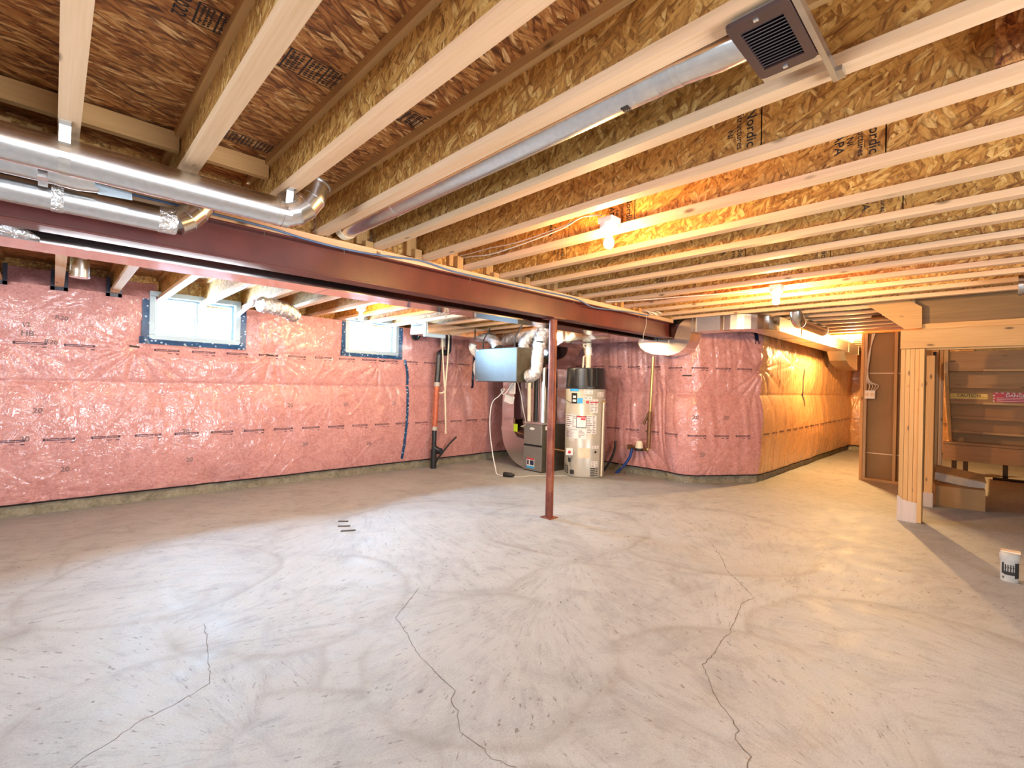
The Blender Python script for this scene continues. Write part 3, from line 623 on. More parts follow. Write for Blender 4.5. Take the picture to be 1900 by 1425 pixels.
MB().tube([(-2.55, Y2, Z2), (.44, Y2, Z2)], R2_, 30).build('pipe', 'galv', D2); ring((.40, Y2, Z2), (1, 0, 0), R2_*1.02, .07).build('foil_tape', 'foil', D2)
P = gore_elbow(D2, (.44, Y2, Z2+.15), (0, 0, -1), (.86, .20, .45), .15, R2_, 1.1, 3)
e = (P[-1]-P[-2]).normalized(); ring(P[-1], e, R2_*1.06, .015).build('flange_ring', 'galv_bright', D2); ring((.0, Y2, Z2), (1, 0, 0), R2_*1.03, .04).build('foil_tape', 'foil', D2)
D3 = thing('round_duct', (-.8, 2.78, 2.21), 'short galvanized duct between the two long round ducts, with a flanged boot', 'duct')
MB().tube([(-2.55, 2.78, 2.215), (.0, 2.78, 2.215)], .062, 28).build('pipe', 'galv', D3); MB().tube([(.0, 2.78, 2.215), (.06, 2.78, 2.213), (.12, 2.78, 2.222)], .064, 28).build('elbow_gore', 'galv_bright', D3)
b = MB(); b.prism([(.115, 2.715), (.24, 2.735), (.25, 2.82), (.13, 2.845)], lambda x, y: (x, y, 2.17), lambda x, y: (x, y, 2.178)); b.build('boot_flange', 'white', D3); MB().box(-.06, -.03, 2.715, 2.845, 2.15, 2.28).build('drive_band', 'galv_bright', D3)
tag(MB().lathe([(.085, 0), (.085, .02), (.07, .02), (.07, 0)], (.23, 3.17, 2.36), (0, -1, .2), 28).build('duct_collar', 'galv'), 'round duct collar in the timber behind the upper duct', 'duct collar')

# ------------------------------------------------------------------ pipe in the joist bay and register grille
D4 = thing('joist_duct', (1.4, 1.8, 2.38), 'straight galvanized round duct running inside a ceiling joist bay to the brown grille', 'duct')
XC, ZC, RC = 1.395, 2.375, .066
MB().tube([(XC, 3.06, ZC), (XC, .70, ZC)], RC, 36).build('pipe', 'galv', D4)
for yy, ww in ((2.42, .05), (.80, .05), (.71, .02)): ring((XC, yy, ZC), (0, 1, 0), RC*1.02, ww).build('joint_band', 'galv_bright', D4)
MB().tube([(XC, 3.03, ZC), (XC, 3.09, ZC)], RC*1.06, 30).build('end_collar', 'cream', D4)
MB().tube([(XC, .70, ZC), (XC+.0, .58, ZC-.01), (XC, .5, ZC-.02)], [RC, RC*1.02, .058], 24).build('transition', 'galv_bright', D4)
b = MB(); 
for i in range(4): b.box(XC-.012+.008*i, XC-.008+.008*i, .885, .915, ZC-RC-.0012, ZC-RC-.0004)
for i in range(3): b.box(XC-.015, XC+.018, .890+.009*i, .893+.009*i, ZC-RC-.0012, ZC-RC-.0004)
b.build('printed_mark', 'ink', D4)
G = thing('register_grille', (1.37, .43, 2.29), 'brown metal register grille with louvres facing down between ceiling joists', 'grille')
gx0, gx1, gy0, gy1, gz = 1.222, 1.50, .352, .502, 2.283
MB().box(gx0+.015, gx1-.015, gy0+.012, gy1-.012, gz+.012, gz+.10).build('boot_box', 'galv_bright', G)
ou = [(cx+.014*math.cos(t), cy+.014*math.sin(t)) for cx, cy, a in ((gx1-.014, gy1-.014, 0), (gx0+.014, gy1-.014, PI/2), (gx0+.014, gy0+.014, PI), (gx1-.014, gy0+.014, 1.5*PI)) for t in (a, a+PI/6, a+PI/3, a+PI/2)]
inn = [p for p in ((gx1-.043, gy1-.024), (gx0+.043, gy1-.024), (gx0+.043, gy0+.024), (gx1-.043, gy0+.024)) for _ in range(4)]
b = MB(); n = 16; vs = [(x, y, gz+.004) for x, y in ou]+[(.985*(x-1.361)+1.361, .975*(y-.427)+.427, gz-.006) for x, y in ou]+[(x, y, gz-.006) for x, y in inn]+[(x, y, gz+.006) for x, y in inn]
fs = []
for k_ in range(3):
    for q in range(n):
        a, c = q, (q+1) % n
        fs.append((k_*n+a, k_*n+c, (k_+1)*n+c, (k_+1)*n+a))
b.add(vs, fs); b.build('frame', 'brown_metal', G)
MB().box(gx0+.03, gx1-.03, gy0+.02, gy1-.02, gz+.006, gz+.010).build('dark_throat', 'void', G)
for i in range(14):
    xx = gx0+.052+i*(gx1-gx0-.104)/13; MB().obox((xx, (gy0+gy1)/2, gz-.001), (.0055, 0, .0035), (0, (gy1-gy0)/2-.023, 0), (.0006, 0, -.0009)).build('louvre', 'brown_metal', G)
for yy, xx in ((.43, gx0+.02), (.43, gx1-.02)): MB().box(xx-.004, xx+.004, yy-.006, yy+.006, gz-.009, gz-.005).build('screw', 'screw', G)
MB().box(1.20, 1.66, .336, .350, gz-.004, gz+.022).build('mounting_bracket', 'steel', G); MB().box(1.50, 1.53, .35, .50, gz, gz+.02).build('mounting_bracket', 'galv_bright', G)
MB().box(1.61, 1.66, .32, .352, gz-.002, gz+.012).build('bracket_tab', 'steel', G)
MB().box(JX(2)-.012, JX(2)+.026, -.5, .014, 2.343, 2.52).build('web_stiffener', 'osb_floor', CEIL); MB().box(JX(2)-.05, JX(2)-.013, -.5, -.05, 2.345, 2.54).build('blocking', 'old_z', CEIL)

# ------------------------------------------------------------------ bare bulbs
def lamp(x, y, z, label, bm):
    L = thing('ceiling_lamp', (x, y, z), label, 'lamp')
    MB().box(x-.05, x+.05, y-.05, y+.05, z-.002, z+.035).build('junction_box', 'white_plastic', L, .006)
    MB().lathe([(.055, 0), (.056, -.02), (.05, -.038), (.03, -.045), (.022, -.06)], (x, y, z), n=28).build('lamp_holder', 'white_plastic', L)
    z0 = z-.055; pr = [(.013, 0), (.014, -.014), (.02, -.028), (.029, -.048), (.031, -.062), (.027, -.078), (.016, -.089), (.004, -.093)]
    MB().lathe(pr, (x, y, z0), n=20).build('bulb', bm, L); return L
lamp(2.375, 1.63, 2.33, 'bare glowing bulb in a white holder nearest the steel beam on the open ceiling', 'bulb_near')
lamp(4.80, 1.43, 2.30, 'bare glowing bulb under the joists above the hall ductwork corner', 'bulb_hall')
lamp(9.42, 1.66, 2.335, 'bare glowing bulb far down the hall beside the stud wall', 'bulb_far')
lamp(2.62, 5.3, 2.235, 'bare glowing bulb behind the duct above the second basement window', 'bulb_back')
for n_, (a, c) in enumerate(((.0, 'pale twin cable stapled from the near bulb toward the steel beam'),)):
    for q in (0, .025):
        pts = [(2.34, 1.66, 2.38), (2.33, 1.80, 2.40), (2.36, 2.0, 2.375+q*.6), (2.37, 2.4, 2.35+q), (2.40, 2.75, 2.355+q*2), (2.42, 3.0, 2.39+q), (2.42, 3.212, 2.40+q)]
        tag(MB().tube(smooth_path(pts), .004, 6).build('lamp_cable', 'whitecable'), ('lower' if q == 0 else 'upper')+' pale cable running from the near bulb to the beam', 'cable', 'cables of the near bulb')
tag(MB().tube(smooth_path([(4.35, 3.0, 2.29), (4.5, 2.6, 2.29), (4.6, 2.2, 2.292), (4.7, 1.8, 2.292), (4.78, 1.5, 2.30)]), .006, 6).build('lamp_cable', 'whitecable'), 'pale cable running across joists to the bulb above the hall ductwork', 'cable')
b = MB()
for i in range(5): b.tube(smooth_path([(5.25+.03*i, 3.04, 2.31), (5.3+.05*i, 2.98+.02*math.sin(i*2), 2.29-.02*(i % 2)), (5.38+.04*i, 3.02, 2.33), (5.5, 2.95+.01*i, 2.30)]), .005, 6)
tag(b.build('cable_bundle', 'whitecable'), 'tangle of pale cables at the far end of the steel beam', 'cable')
tag(MB().tube(smooth_path([(5.3, 3.06, 2.28), (5.32, 3.065, 2.15), (5.28, 3.07, 2.05), (5.27, 3.08, 1.93)]), .003, 6).build('hanging_wire', 'greycable'), 'thin wire hanging down over the far end of the red beam', 'wire')
# ------------------------------------------------------------------ supply trunk behind the beam and its run down the hall
T = thing('supply_trunk', (2.0, 3.46, 2.0), 'long rectangular sheet metal trunk duct running behind the red beam', 'duct')
ty0, ty1, tz0, tz1 = 3.34, 3.60, 2.008, 2.19
xs_ = [-2.6, .12, 1.42, 2.62, 3.75, 4.9, 6.08]
for a, c in zip(xs_, xs_[1:]):
    MB().box(a, c-.004, ty0, ty1, tz0, tz1).build('duct_section', 'galv_wavy', T); MB().box(c-.014, c+.006, ty0-.003, ty1+.003, tz0-.003, tz1).build('joint_band', 'galv_wavy', T)
MB().tube([(-.7, 3.30, 2.07), (-.25, 3.30, 2.06), (-.10, 3.30, 2.03), (-.06, 3.30, 2.018)], [.03, .032, .02, .006], 12).build('taped_end', 'foil', T)
prof = [(3.62, 2.19), (3.64, 2.0), (3.60, 1.93), (3.52, 1.875), (3.40, 1.835), (3.22, 1.815), (3.10, 1.82), (3.0, 1.85), (2.92, 1.91), (2.87, 1.99), (2.84, 2.10), (2.84, 2.295), (2.95, 2.28), (3.02, 2.22), (3.06, 2.12), (3.09, 2.03), (3.24, 2.03), (3.3, 2.03), (3.32, 2.19)]
MB().prism(prof, lambda y, z: (6.10, y, z), lambda y, z: (6.40, y, z)).build('offset_elbow', 'galv_bright', T, .003)
MB().box(6.094, 6.405, 3.16, 3.19, 1.808, 2.03).build('seam_band', 'galv', T); MB().box(6.096, 6.10, 3.25, 3.62, 2.02, 2.03).build('seam_band', 'galv', T)
H = thing('hall_duct', (7.5, 2.1, 2.2), 'rectangular sheet metal duct turning the corner and running down the hall', 'duct')
MB().box(6.10, 6.40, 2.42, 2.838, 2.115, 2.298).build('duct_section', 'galv_hall', H); 
for yy in (2.80, 2.44): MB().box(6.094, 6.404, yy-.022, yy+.022, 2.110, 2.3005).build('drive_band', 'galv_bright', H)
A = arc((6.60, 2.42, 0), PI, 1.5*PI, .50, 10, (1, 0, 0), (0, 1, 0)); B_ = arc((6.60, 2.42, 0), PI, 1.5*PI, .20, 10, (1, 0, 0), (0, 1, 0))
poly = [(p.x, p.y) for p in A]+[(p.x, p.y) for p in B_[::-1]]
MB().prism(poly, lambda x, y: (x, y, 2.115), lambda x, y: (x, y, 2.298)).build('bend', 'galv_bright', H)
for a, c in ((6.60, 7.6), (7.6, 8.4), (8.4, 9.5), (9.5, 10.7), (10.7, 11.6)):
    MB().box(a, c-.004, 1.92, 2.22, 2.115, 2.298).build('duct_section', 'galv_hall', H); MB().box(c-.03, c, 1.917, 2.223, 2.111, 2.299).build('drive_band', 'galv_wavy', H)
b = MB().prism([(10.4, 2.115), (11.6, 2.115), (11.6, 1.80), (10.9, 1.86), (10.6, 1.95)], lambda x, z: (x, 1.94, z), lambda x, z: (x, 2.21, z)); b.build('drop_boot', 'galv', H)
HR = thing('hall_round_duct', (7.6, 1.65, 2.22), 'round metal branch duct with a pale elbow beside the hall ductwork', 'duct')
MB().tube([(6.60, 1.70, 2.21), (7.75, 1.70, 2.21)], .072, 26).build('pipe', 'galv', HR)
MB().tube(arc((6.60, 1.70, 2.345), 0, 1.45, .135, 6, (0, 0, -1), (-1, 0, 0)), .075, 24).build('elbow', 'galv_bright', HR); ring((6.62, 1.70, 2.21), (1, 0, 0), .077, .05).build('joint_band', 'galv_bright', HR); ring((7.74, 1.70, 2.21), (1, 0, 0), .076, .03).build('end_band', 'steel', HR)
ER = thing('end_round_duct', (6.2, -.15, 2.2), 'bright round duct elbow cut off by the frame edge under the joists', 'duct')
MB().tube([(5.42, -.125, 2.222), (5.42, -.9, 2.222)], .075, 26).build('pipe', 'galv_bright', ER); ring((5.42, -.13, 2.222), (0, 1, 0), .081, .025).build('end_ring', 'galv', ER)

# ------------------------------------------------------------------ far bay clutter above and beside the windows
SD = thing('stub_duct', (.14, 5.2, 2.2), 'round metal duct stub dropping toward the insulated wall behind the trunk', 'duct')
MB().tube([(.14, 5.2, 2.42), (.14, 5.2, 2.14)], .06, 26).build('pipe', 'galv', SD); ring((.14, 5.2, 2.15), (0, 0, 1), .064, .012).build('end_ring', 'galv_bright', SD)
def flex(name, path, r, label, mat='foil', rib=.018, amp=.10, end=None):
    L = thing(name, path[0], label, 'flexible duct'); P = smooth_path(path, 10); n = 26; pts, rs = [], []
    acc = 0; rr = random.Random(len(path)*13+int(r*1000))
    tot = [0]
    for a, c in zip(P, P[1:]): tot.append(tot[-1]+(c-a).length)
    N = int(tot[-1]/rib*2); 
    for i in range(N+1):
        s_ = tot[-1]*i/N; j = max(0, min(len(P)-2, int(np.searchsorted(tot, s_))-1)); f = (s_-tot[j])/max(1e-6, tot[j+1]-tot[j])
        pts.append(P[j].lerp(P[j+1], f)); rs.append(r*(1+(amp if i % 2 else 0)*.6+rr.uniform(-.05, .05)))
    b = MB().tube(pts, rs, n); C0 = [p for p in pts for _ in range(n)]; ph = rr.uniform(0, 9)
    for q in range(n*len(pts)):
        c_ = C0[q]; v_ = Vector(b.v[q]); k_ = q % n; i_ = q//n; f = 1+.085*math.sin(k_*2.1+i_*1.3+ph)*math.sin(i_*.7+k_*.9)+rr.uniform(-.05, .05); w_ = c_+(v_-c_)*f; b.v[q] = tuple(w_)
    b.build('sleeve', mat, L); return L
flex('flex_duct', [(1.50, 5.25, 2.115), (1.75, 5.35, 2.11), (1.95, 5.6, 2.09)], .075, 'crinkled silver flexible duct hung between the two windows under the joists')
tag(MB().tube(smooth_path([(1.42, 5.2, 2.165), (1.50, 5.5, 2.16), (1.555, 5.95, 2.15), (1.585, 6.36, 2.12)]), .022, 10).build('white_pipe', 'white_plastic'), 'white pipe curving to the wall beside the first window', 'pipe')
BD = thing('box_duct', (3.9, 5.6, 2.1), 'white faced rectangular metal duct box with a round port right of the second window', 'duct')
MB().box(3.70, 4.05, 5.55, 5.60, 2.0, 2.198).build('end_panel', 'white', BD, .004); MB().box(3.72, 4.85, 5.52, 5.95, 2.05, 2.195).build('body', 'galv_wavy', BD)
MB().lathe([(.052, 0), (.052, .02), (.042, .02), (.042, -.03)], (3.87, 5.555, 2.125), (0, -1, 0), 24).build('port', 'steel', BD); MB().lathe([(.041, 0), (.041, .004)], (3.87, 5.55, 2.13), (0, -1, 0), 20).build('port_void', 'navy', BD)
tag(MB().tube(smooth_path([(3.97, 6.2, 2.19), (3.95, 6.25, 2.08), (3.99, 6.26, 2.03), (4.04, 6.25, 2.06), (4.08, 6.22, 2.17)]), .03, 12).build('black_pipe_trap', 'black'), 'black pipe loop on the wall just right of the second window', 'pipe')

DP = thing('drain_stack', (4.35, 6.22, 0), 'black drain pipe with red corrugated middle standing against the insulated wall', 'pipe')
MB().tube([(4.345, 6.20, 0), (4.345, 6.20, .30)], .048, 20).build('foot', 'black', DP); MB().tube([(4.345, 6.20, .30), (4.35, 6.20, .60)], .038, 20).build('lower_pipe', 'black', DP)
MB().tube([(4.39, 6.17, .27), (4.42, 6.10, .28)], .048, 20).build('cleanout_cap', 'black', DP); MB().tube([(4.35, 6.2, .33), (4.41, 6.12, .28)], .04, 16).build('cleanout_arm', 'black', DP)
MB().tube([(4.352, 6.20, .60), (4.354, 6.20, .66)], .043, 20).build('clamp', 'grey_label', DP)
b = MB(); N = 60; b.tube([(4.354+.025*i/N, 6.20, .66+.64*i/N) for i in range(N+1)], [.044 if i % 2 else .037 for i in range(N+1)], 18); b.build('corrugated_hose', 'pipe_wrap', DP)
MB().tube([(4.379, 6.20, 1.30), (4.38, 6.20, 1.365)], .044, 20).build('clamp', 'grey_label', DP)
P = [(4.38, 6.20, 1.365), (4.40, 6.20, 1.70), (4.405, 6.2, 1.78)]+[Vector(p) for p in arc((4.47, 6.2, 1.79), PI, .5*PI, .065, 5, (1, 0, 0), (0, 0, 1))]
MB().tube(P, .045, 20).build('upper_pipe', 'black', DP)
MB().tube([(4.46, 6.2, 1.855)]+arc((4.52, 6.2, 1.91), -.5*PI, 0, .07, 6, (1, 0, 0), (0, 0, 1))+[(4.59, 6.2, 2.0), (4.59, 6.2, 2.16)], .047, 20).build('trap_bend', 'black', DP)
MB().tube([(4.47, 6.19, 1.93), (4.47, 6.19, 2.14)], .04, 18).build('clear_sleeve', 'grey_label', DP)
tag(MB().tube(smooth_path([(4.385, 6.10, 2.08), (4.41, 6.10, 1.75), (4.45, 6.10, 1.35), (4.47, 6.10, 1.24), (4.43, 6.13, 1.20), (4.39, 6.15, 1.20)]), .013, 8).build('water_line', 'cream'), 'cream water tube left of a pair, hanging by the black drain pipe', 'pipe')
tag(MB().tube(smooth_path([(4.52, 6.10, 2.10), (4.505, 6.10, 1.75), (4.475, 6.10, 1.35), (4.465, 6.10, 1.22), (4.48, 6.10, .95), (4.50, 6.10, .55)]), .013, 8).build('water_line', 'cream'), 'cream water tube right of a pair, reaching lowest beside the red corrugated pipe', 'pipe')
tag(MB().tube(smooth_path([(4.45, 6.30, .0), (4.46, 6.28, .10), (4.55, 6.25, .22), (4.66, 6.22, .36), (4.79, 6.2, .47)]), .016, 10).build('hose_end', 'rubber'), 'cut black hose curving up from the floor beside the black drain pipe', 'hose')

# ------------------------------------------------------------------ ventilator, furnace and connections
V = thing('ventilator_unit', (4.6, 5.08, 1.39), 'grey box ventilator hung on black straps above the furnace', 'ventilator')
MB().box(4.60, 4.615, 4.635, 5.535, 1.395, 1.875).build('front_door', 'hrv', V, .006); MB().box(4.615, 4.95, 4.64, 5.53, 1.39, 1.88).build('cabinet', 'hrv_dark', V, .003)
for yy in (5.40, 4.72): MB().tube([(4.64, yy, 1.88), (4.66, yy+.02, 2.02), (4.72, yy-.06, 2.2)], .011, 8).build('hanging_strap', 'rubber', V)
for z_ in (1.86, 1.41): MB().box(4.596, 4.60, 5.46, 5.50, z_-.006, z_+.006).build('latch', 'steel', V)
flex('flex_duct', [(4.75, 5.53, 1.72), (4.72, 5.62, 1.66), (4.72, 5.60, 1.52), (4.78, 5.53, 1.47)], .06, 'white insulated duct bulging at the left side of the grey ventilator box', 'white_plastic')
flex('flex_duct', [(4.8, 5.25, 1.90), (4.8, 5.33, 2.0), (4.82, 5.45, 2.07), (4.85, 5.7, 2.08), (4.85, 5.95, 2.12)], .075, 'silver flexible duct rising from the top left of the grey ventilator box')
flex('flex_duct', [(5.15, 5.75, 2.02), (5.15, 5.4, 2.07), (5.15, 5.05, 2.11), (5.15, 4.75, 2.13)], .085, 'crinkled foil duct lying level behind the top of the grey ventilator box')
flex('flex_duct', [(4.95, 4.45, 2.16), (4.86, 4.43, 2.0), (4.80, 4.43, 1.78), (4.80, 4.44, 1.60), (4.80, 4.50, 1.50), (4.80, 4.60, 1.475)], .085, 'foil duct hooking down into the right side of the grey ventilator box')
flex('flex_duct', [(4.95, 4.85, 1.9), (4.95, 4.83, 2.0), (5.0, 4.72, 2.1), (5.05, 4.55, 2.17)], .075, 'foil duct on top of the ventilator box beside its right strap')
flex('flex_duct', [(4.70, 5.70, 1.98), (4.70, 5.72, 1.90), (4.74, 5.64, 1.80)], .055, 'white elbow duct above the left corner of the grey ventilator box', 'white_plastic')
tag(MB().tube([(4.80, 4.53, 2.00), (4.76, 4.40, 1.95), (4.80, 4.33, 1.95)], .012, 8).build('duct_strap', 'rubber'), 'black strap round the hooked foil duct', 'strap')

F = thing('furnace', (5.7, 5.06, 0), 'dark grey furnace standing on the floor behind the steel post', 'furnace')
fx0, fx1, fy0, fy1 = 5.40, 6.06, 4.845, 5.255
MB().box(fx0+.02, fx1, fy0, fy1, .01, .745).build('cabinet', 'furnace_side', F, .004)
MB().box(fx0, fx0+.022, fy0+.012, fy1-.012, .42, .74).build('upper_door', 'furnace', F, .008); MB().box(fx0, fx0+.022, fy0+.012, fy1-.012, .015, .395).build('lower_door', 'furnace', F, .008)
MB().box(fx0-.004, fx0+.02, fy0+.03, fy1-.03, .396, .415).build('door_slot', 'black', F); MB().box(fx0+.0, fx1, fy0-.006, fy1+.006, .745, .772).build('top_rim', 'galv', F)
b = MB(); b.prism([(.035*math.cos(t)*1.5, .035*math.sin(t)*.55) for t in np.linspace(0, 2*PI, 20, endpoint=False)], lambda u, v: (fx0-.004, 5.06-u, .672+v), lambda u, v: (fx0, 5.06-u, .672+v)); b.build('badge', 'white_plastic', F)
b = MB(); b.box(fx0-.003, fx0, 5.0, 5.16, .05, .21); lb = b.build('energy_label', 'paper', F)
MB().box(fx0-.0045, fx0-.003, 5.0, 5.16, .05, .085).build('blue_band', 'sky_blue', lb); MB().box(fx0-.0045, fx0-.003, 5.0, 5.16, .185, .21).build('red_band', 'red', lb); MB().box(fx0-.0045, fx0-.003, 5.01, 5.09, .10, .175).build('picture', 'navy', lb); MB().box(fx0-.0045, fx0-.003, 5.115, 5.15, .10, .175).build('picture', 'navy', lb)
MB().box(5.47, 5.55, fy0-.004, fy0, .66, .72).build('side_label', 'paper', F)
b = MB(); b.box(5.50, 6.02, 4.87, 5.23, .772, 1.62); b.build('plenum', 'galv_wavy', F)
b = MB(); b.prism([(4.87, 1.62), (5.23, 1.62), (5.23, 2.17), (4.50, 2.17), (4.50, 2.0), (4.62, 1.95)], lambda y, z: (5.42, y, z), lambda y, z: (6.05, y, z)); b.build('plenum_hood', 'galv_wavy', F)
MB().box(5.45, 6.0, 3.61, 4.50, 2.02, 2.17).build('cross_trunk', 'galv_wavy', F)
MB().tube([(5.43, 5.16, .78), (5.42, 5.17, 1.45)], .03, 14).build('white_vent_pipe', 'cream', F); MB().tube([(5.45, 5.03, .78), (5.45, 5.03, 1.46)], .03, 14).build('black_vent_pipe', 'rubber', F)
MB().tube([(5.47, 4.91, .775), (5.47, 4.91, 1.9)], .055, 20).build('flue_pipe', 'galv', F)
MB().box(5.44, 5.50, 5.22, 5.27, 1.30, 1.42).build('paper_tag', 'paper', F)
RDC = thing('return_duct', (5.6, 5.7, 0), 'upright metal return duct curving at floor level into the left side of the furnace', 'duct')
MB().box(5.50, 5.98, 5.58, 5.86, .62, 2.19).build('drop', 'galv_wavy', RDC); MB().box(5.49, 5.99, 5.57, 5.87, .58, .64).build('drive_band', 'galv_bright', RDC)
A = [(5.86, .60)]+[(5.86-.60+.60*math.cos(t), .60-.59*math.sin(t)) for t in np.linspace(.12, PI/2, 12)]+[(5.262, .46), (5.50, .50), (5.58, .60)]
MB().prism(A, lambda y, z: (5.50, y, z), lambda y, z: (5.98, y, z)).build('boot', 'galv', RDC)
C = thing('control_box', (5.05, 5.3, 1.15), 'small white control box with a paper tag under the grey ventilator', 'control box')
MB().obox((5.02, 5.20, 1.13), (.03, 0, 0), (0, .075, .02), (0, -.015, .055)).build('box', 'white_plastic', C, .004); MB().obox((5.02, 5.14, 1.30), (.01, 0, 0), (0, .06, 0), (0, 0, .085)).build('paper', 'paper', C)
tag(MB().tube(smooth_path([(4.98, 5.10, 1.38), (4.96, 5.20, 1.24), (4.97, 5.28, 1.20), (4.95, 5.31, 1.27), (4.95, 5.24, 1.28), (4.92, 5.32, 1.18), (4.86, 5.42, 1.05), (4.83, 5.42, .7), (4.81, 5.32, .3), (4.80, 5.24, .1), (4.80, 5.20, .008), (4.79, 5.05, .008)]), .008, 8).build('drain_hose', 'white_plastic'), 'white drain hose dropping from the ventilator to the black pump on the floor', 'hose')
tag(MB().tube(smooth_path([(4.94, 4.95, 1.395), (5.0, 4.93, 1.2), (5.02, 4.90, 1.0), (5.05, 4.88, .85), (5.16, 4.98, .75), (5.3, 5.22, .70), (5.425, 5.256, .68)]), .005, 6).build('control_wire', 'whitecable'), 'thin pale wire running from the ventilator down to the furnace', 'wire')
CP = thing('condensate_trap', (4.80, 4.96, 0), 'small black plug lying on the floor in front of the furnace', 'plug')
MB().lathe([(.02, -.08), (.032, -.075), (.034, .05), (.028, .06), (.02, .09)], (4.80, 4.955, .034), (.28, -.7, 0), 14).build('body', 'rubber', CP)
tag(MB().tube(smooth_path([(4.83, 4.88, .01), (4.95, 4.80, .008), (5.1, 4.78, .008), (5.3, 4.62, .008), (5.45, 4.50, .008), (5.55, 4.46, .008)]), .007, 6).build('floor_hose', 'greycable'), 'grey hose on the floor from the black plug to the water heater', 'hose')
tag(MB().tube(smooth_path([(5.30, 5.36, .82), (5.30, 5.34, .68), (5.32, 5.33, .60), (5.43, 5.258, .56)]), .008, 6).build('gas_line', 'copper'), 'short brown pipe at the left of the furnace', 'pipe')
tag(MB().obox((5.30, 5.33, .67), (.01, 0, 0), (0, .035, 0), (0, 0, .06)).build('gas_tag', 'lime'), 'lime green tag hanging beside the upper left of the furnace', 'tag')

# ------------------------------------------------------------------ water heater
WC = Vector((5.869, 4.391, 0)); WR = .30; tocam = math.atan2(-WC.y, -WC.x)
W = thing('water_heater', WC, 'beige cylindrical water heater with a black top right of the steel post', 'water heater')
MB().lathe([(.285, .0), (.298, .012), (WR, .03), (WR, 1.315), (.292, 1.32)], WC, n=64).build('tank', 'tank', W)
MB().lathe([(.303, 1.315), (.306, 1.33), (.303, 1.345), (.29, 1.60), (.275, 1.63), (.05, 1.635)], WC, n=48).build('lid', 'black', W)
def wpos(u, z, r=WR+.002):      # u = -1 (left edge seen from the room) .. 1
    a = tocam+math.asin(max(-1, min(1, u))); return (WC.x+r*math.cos(a), WC.y+r*math.sin(a), z)
def wpatch(name, x0, x1, y0, y1, mat, parent=None, r=WR+.002):   # measured across the tank face
    u0, u1 = (x0-418)/287, (x1-418)/287; zt, zb = 1.32*(1340-y0)/1355, 1.32*(1340-y1)/1355; n = 6
    us = [u0+(u1-u0)*i/n for i in range(n+1)]; b = MB(); vs = [wpos(u, zb, r) for u in us]+[wpos(u, zt, r) for u in us]
    b.add(vs, [(i, i+1, n+2+i, n+1+i) for i in range(n)], True); return b.build(name, mat, parent or W)
def wbars(parent, x0, x1, y0, y1, n, mat='grey_ink'):
    b = MB()
    for i in range(n):
        yy = y0+(y1-y0)*(i+.25)/n; hh = (y1-y0)/n*.35
        for a, c in ((x0, x0+(x1-x0)*random.uniform(.3, .6)), (x0+(x1-x0)*.64, x1-(x1-x0)*random.uniform(0, .25))):
            us = [(a-418)/287+(c-a)/287*t/3 for t in range(4)]; z0, z1 = 1.32*(1340-yy-hh)/1355, 1.32*(1340-yy)/1355
            vs = [wpos(u, z0, WR+.0042) for u in us]+[wpos(u, z1, WR+.0042) for u in us]; b.add(vs, [(i2, i2+1, 5+i2, 4+i2) for i2 in range(3)])
    b.build('print', mat, parent)
p = wpatch('brand_label', 222, 300, 55, 215, 'black'); wpatch('emblem', 243, 285, 95, 130, 'paper', p, WR+.004); wpatch('emblem', 240, 288, 155, 190, 'paper', p, WR+.004)
wpatch('blue_sticker', 200, 325, -15, 28, 'sky_blue'); wpatch('blue_sticker', 305, 380, 130, 210, 'sky_blue')
for x0, x1, y0, y1, n in ((393, 518, 5, 65, 3), (585, 670, 30, 105, 3), (393, 510, 105, 150, 2), (480, 595, 145, 350, 9), (440, 577, 390, 670, 10), (145, 300, 390, 585, 6), (145, 440, 600, 750, 7), (515, 605, 1085, 1180, 4), (670, 705, 140, 290, 5), (527, 615, 850, 895, 2), (195, 270, 755, 785, 1)):
    p = wpatch('sticker', x0, x1, y0, y1, 'paper'); wbars(p, x0+6, x1-6, y0+6, y1-6, n)
p = wpatch('warning_sticker', 295, 437, 400, 582, 'navy', r=WR+.003); q = wpatch('face', 303, 429, 425, 572, 'paper', p, WR+.0045); wpatch('header', 303, 429, 405, 425, 'red', p, WR+.0045); wpatch('red_mark', 360, 425, 432, 462, 'red', p, WR+.006)
p = wpatch('red_stripe', 480, 595, 180, 198, 'red', r=WR+.006); wpatch('red_seal', 430, 465, 170, 208, 'red')
p = wpatch('tan_sticker', 325, 500, 885, 1040, 'paper_warm'); wbars(p, 335, 490, 895, 1030, 6, 'cream')
wpatch('drain_plate', 545, 595, 905, 980, 'tank', r=WR+.004); wpatch('drain_hole', 558, 584, 930, 962, 'black', r=WR+.006)
for y_ in (1185, 1212, 1240, 1268, 1295):
    wpatch('vent_slot', 505, 572, y_, y_+14, 'black'); wpatch('vent_slot', 578, 608, y_-4, y_+10, 'black'); wpatch('vent_slot', 140, 165, y_-20, y_-4, 'black'); wpatch('vent_slot', 170, 195, y_-10, y_+6, 'black')
c = Vector(wpos(-.66, .375, WR+.03)); d = Vector((math.cos(tocam), math.sin(tocam), 0)); tside = Vector((-d.y, d.x, 0))
g = MB().obox(c, d*.04, tside*.052, Vector((0, 0, .05))).build('gas_valve', 'white_plastic', W, .006); MB().lathe([(.022, 0), (.022, .015), (.012, .018)], c+d*.04, d, 16).build('knob', 'red', g)
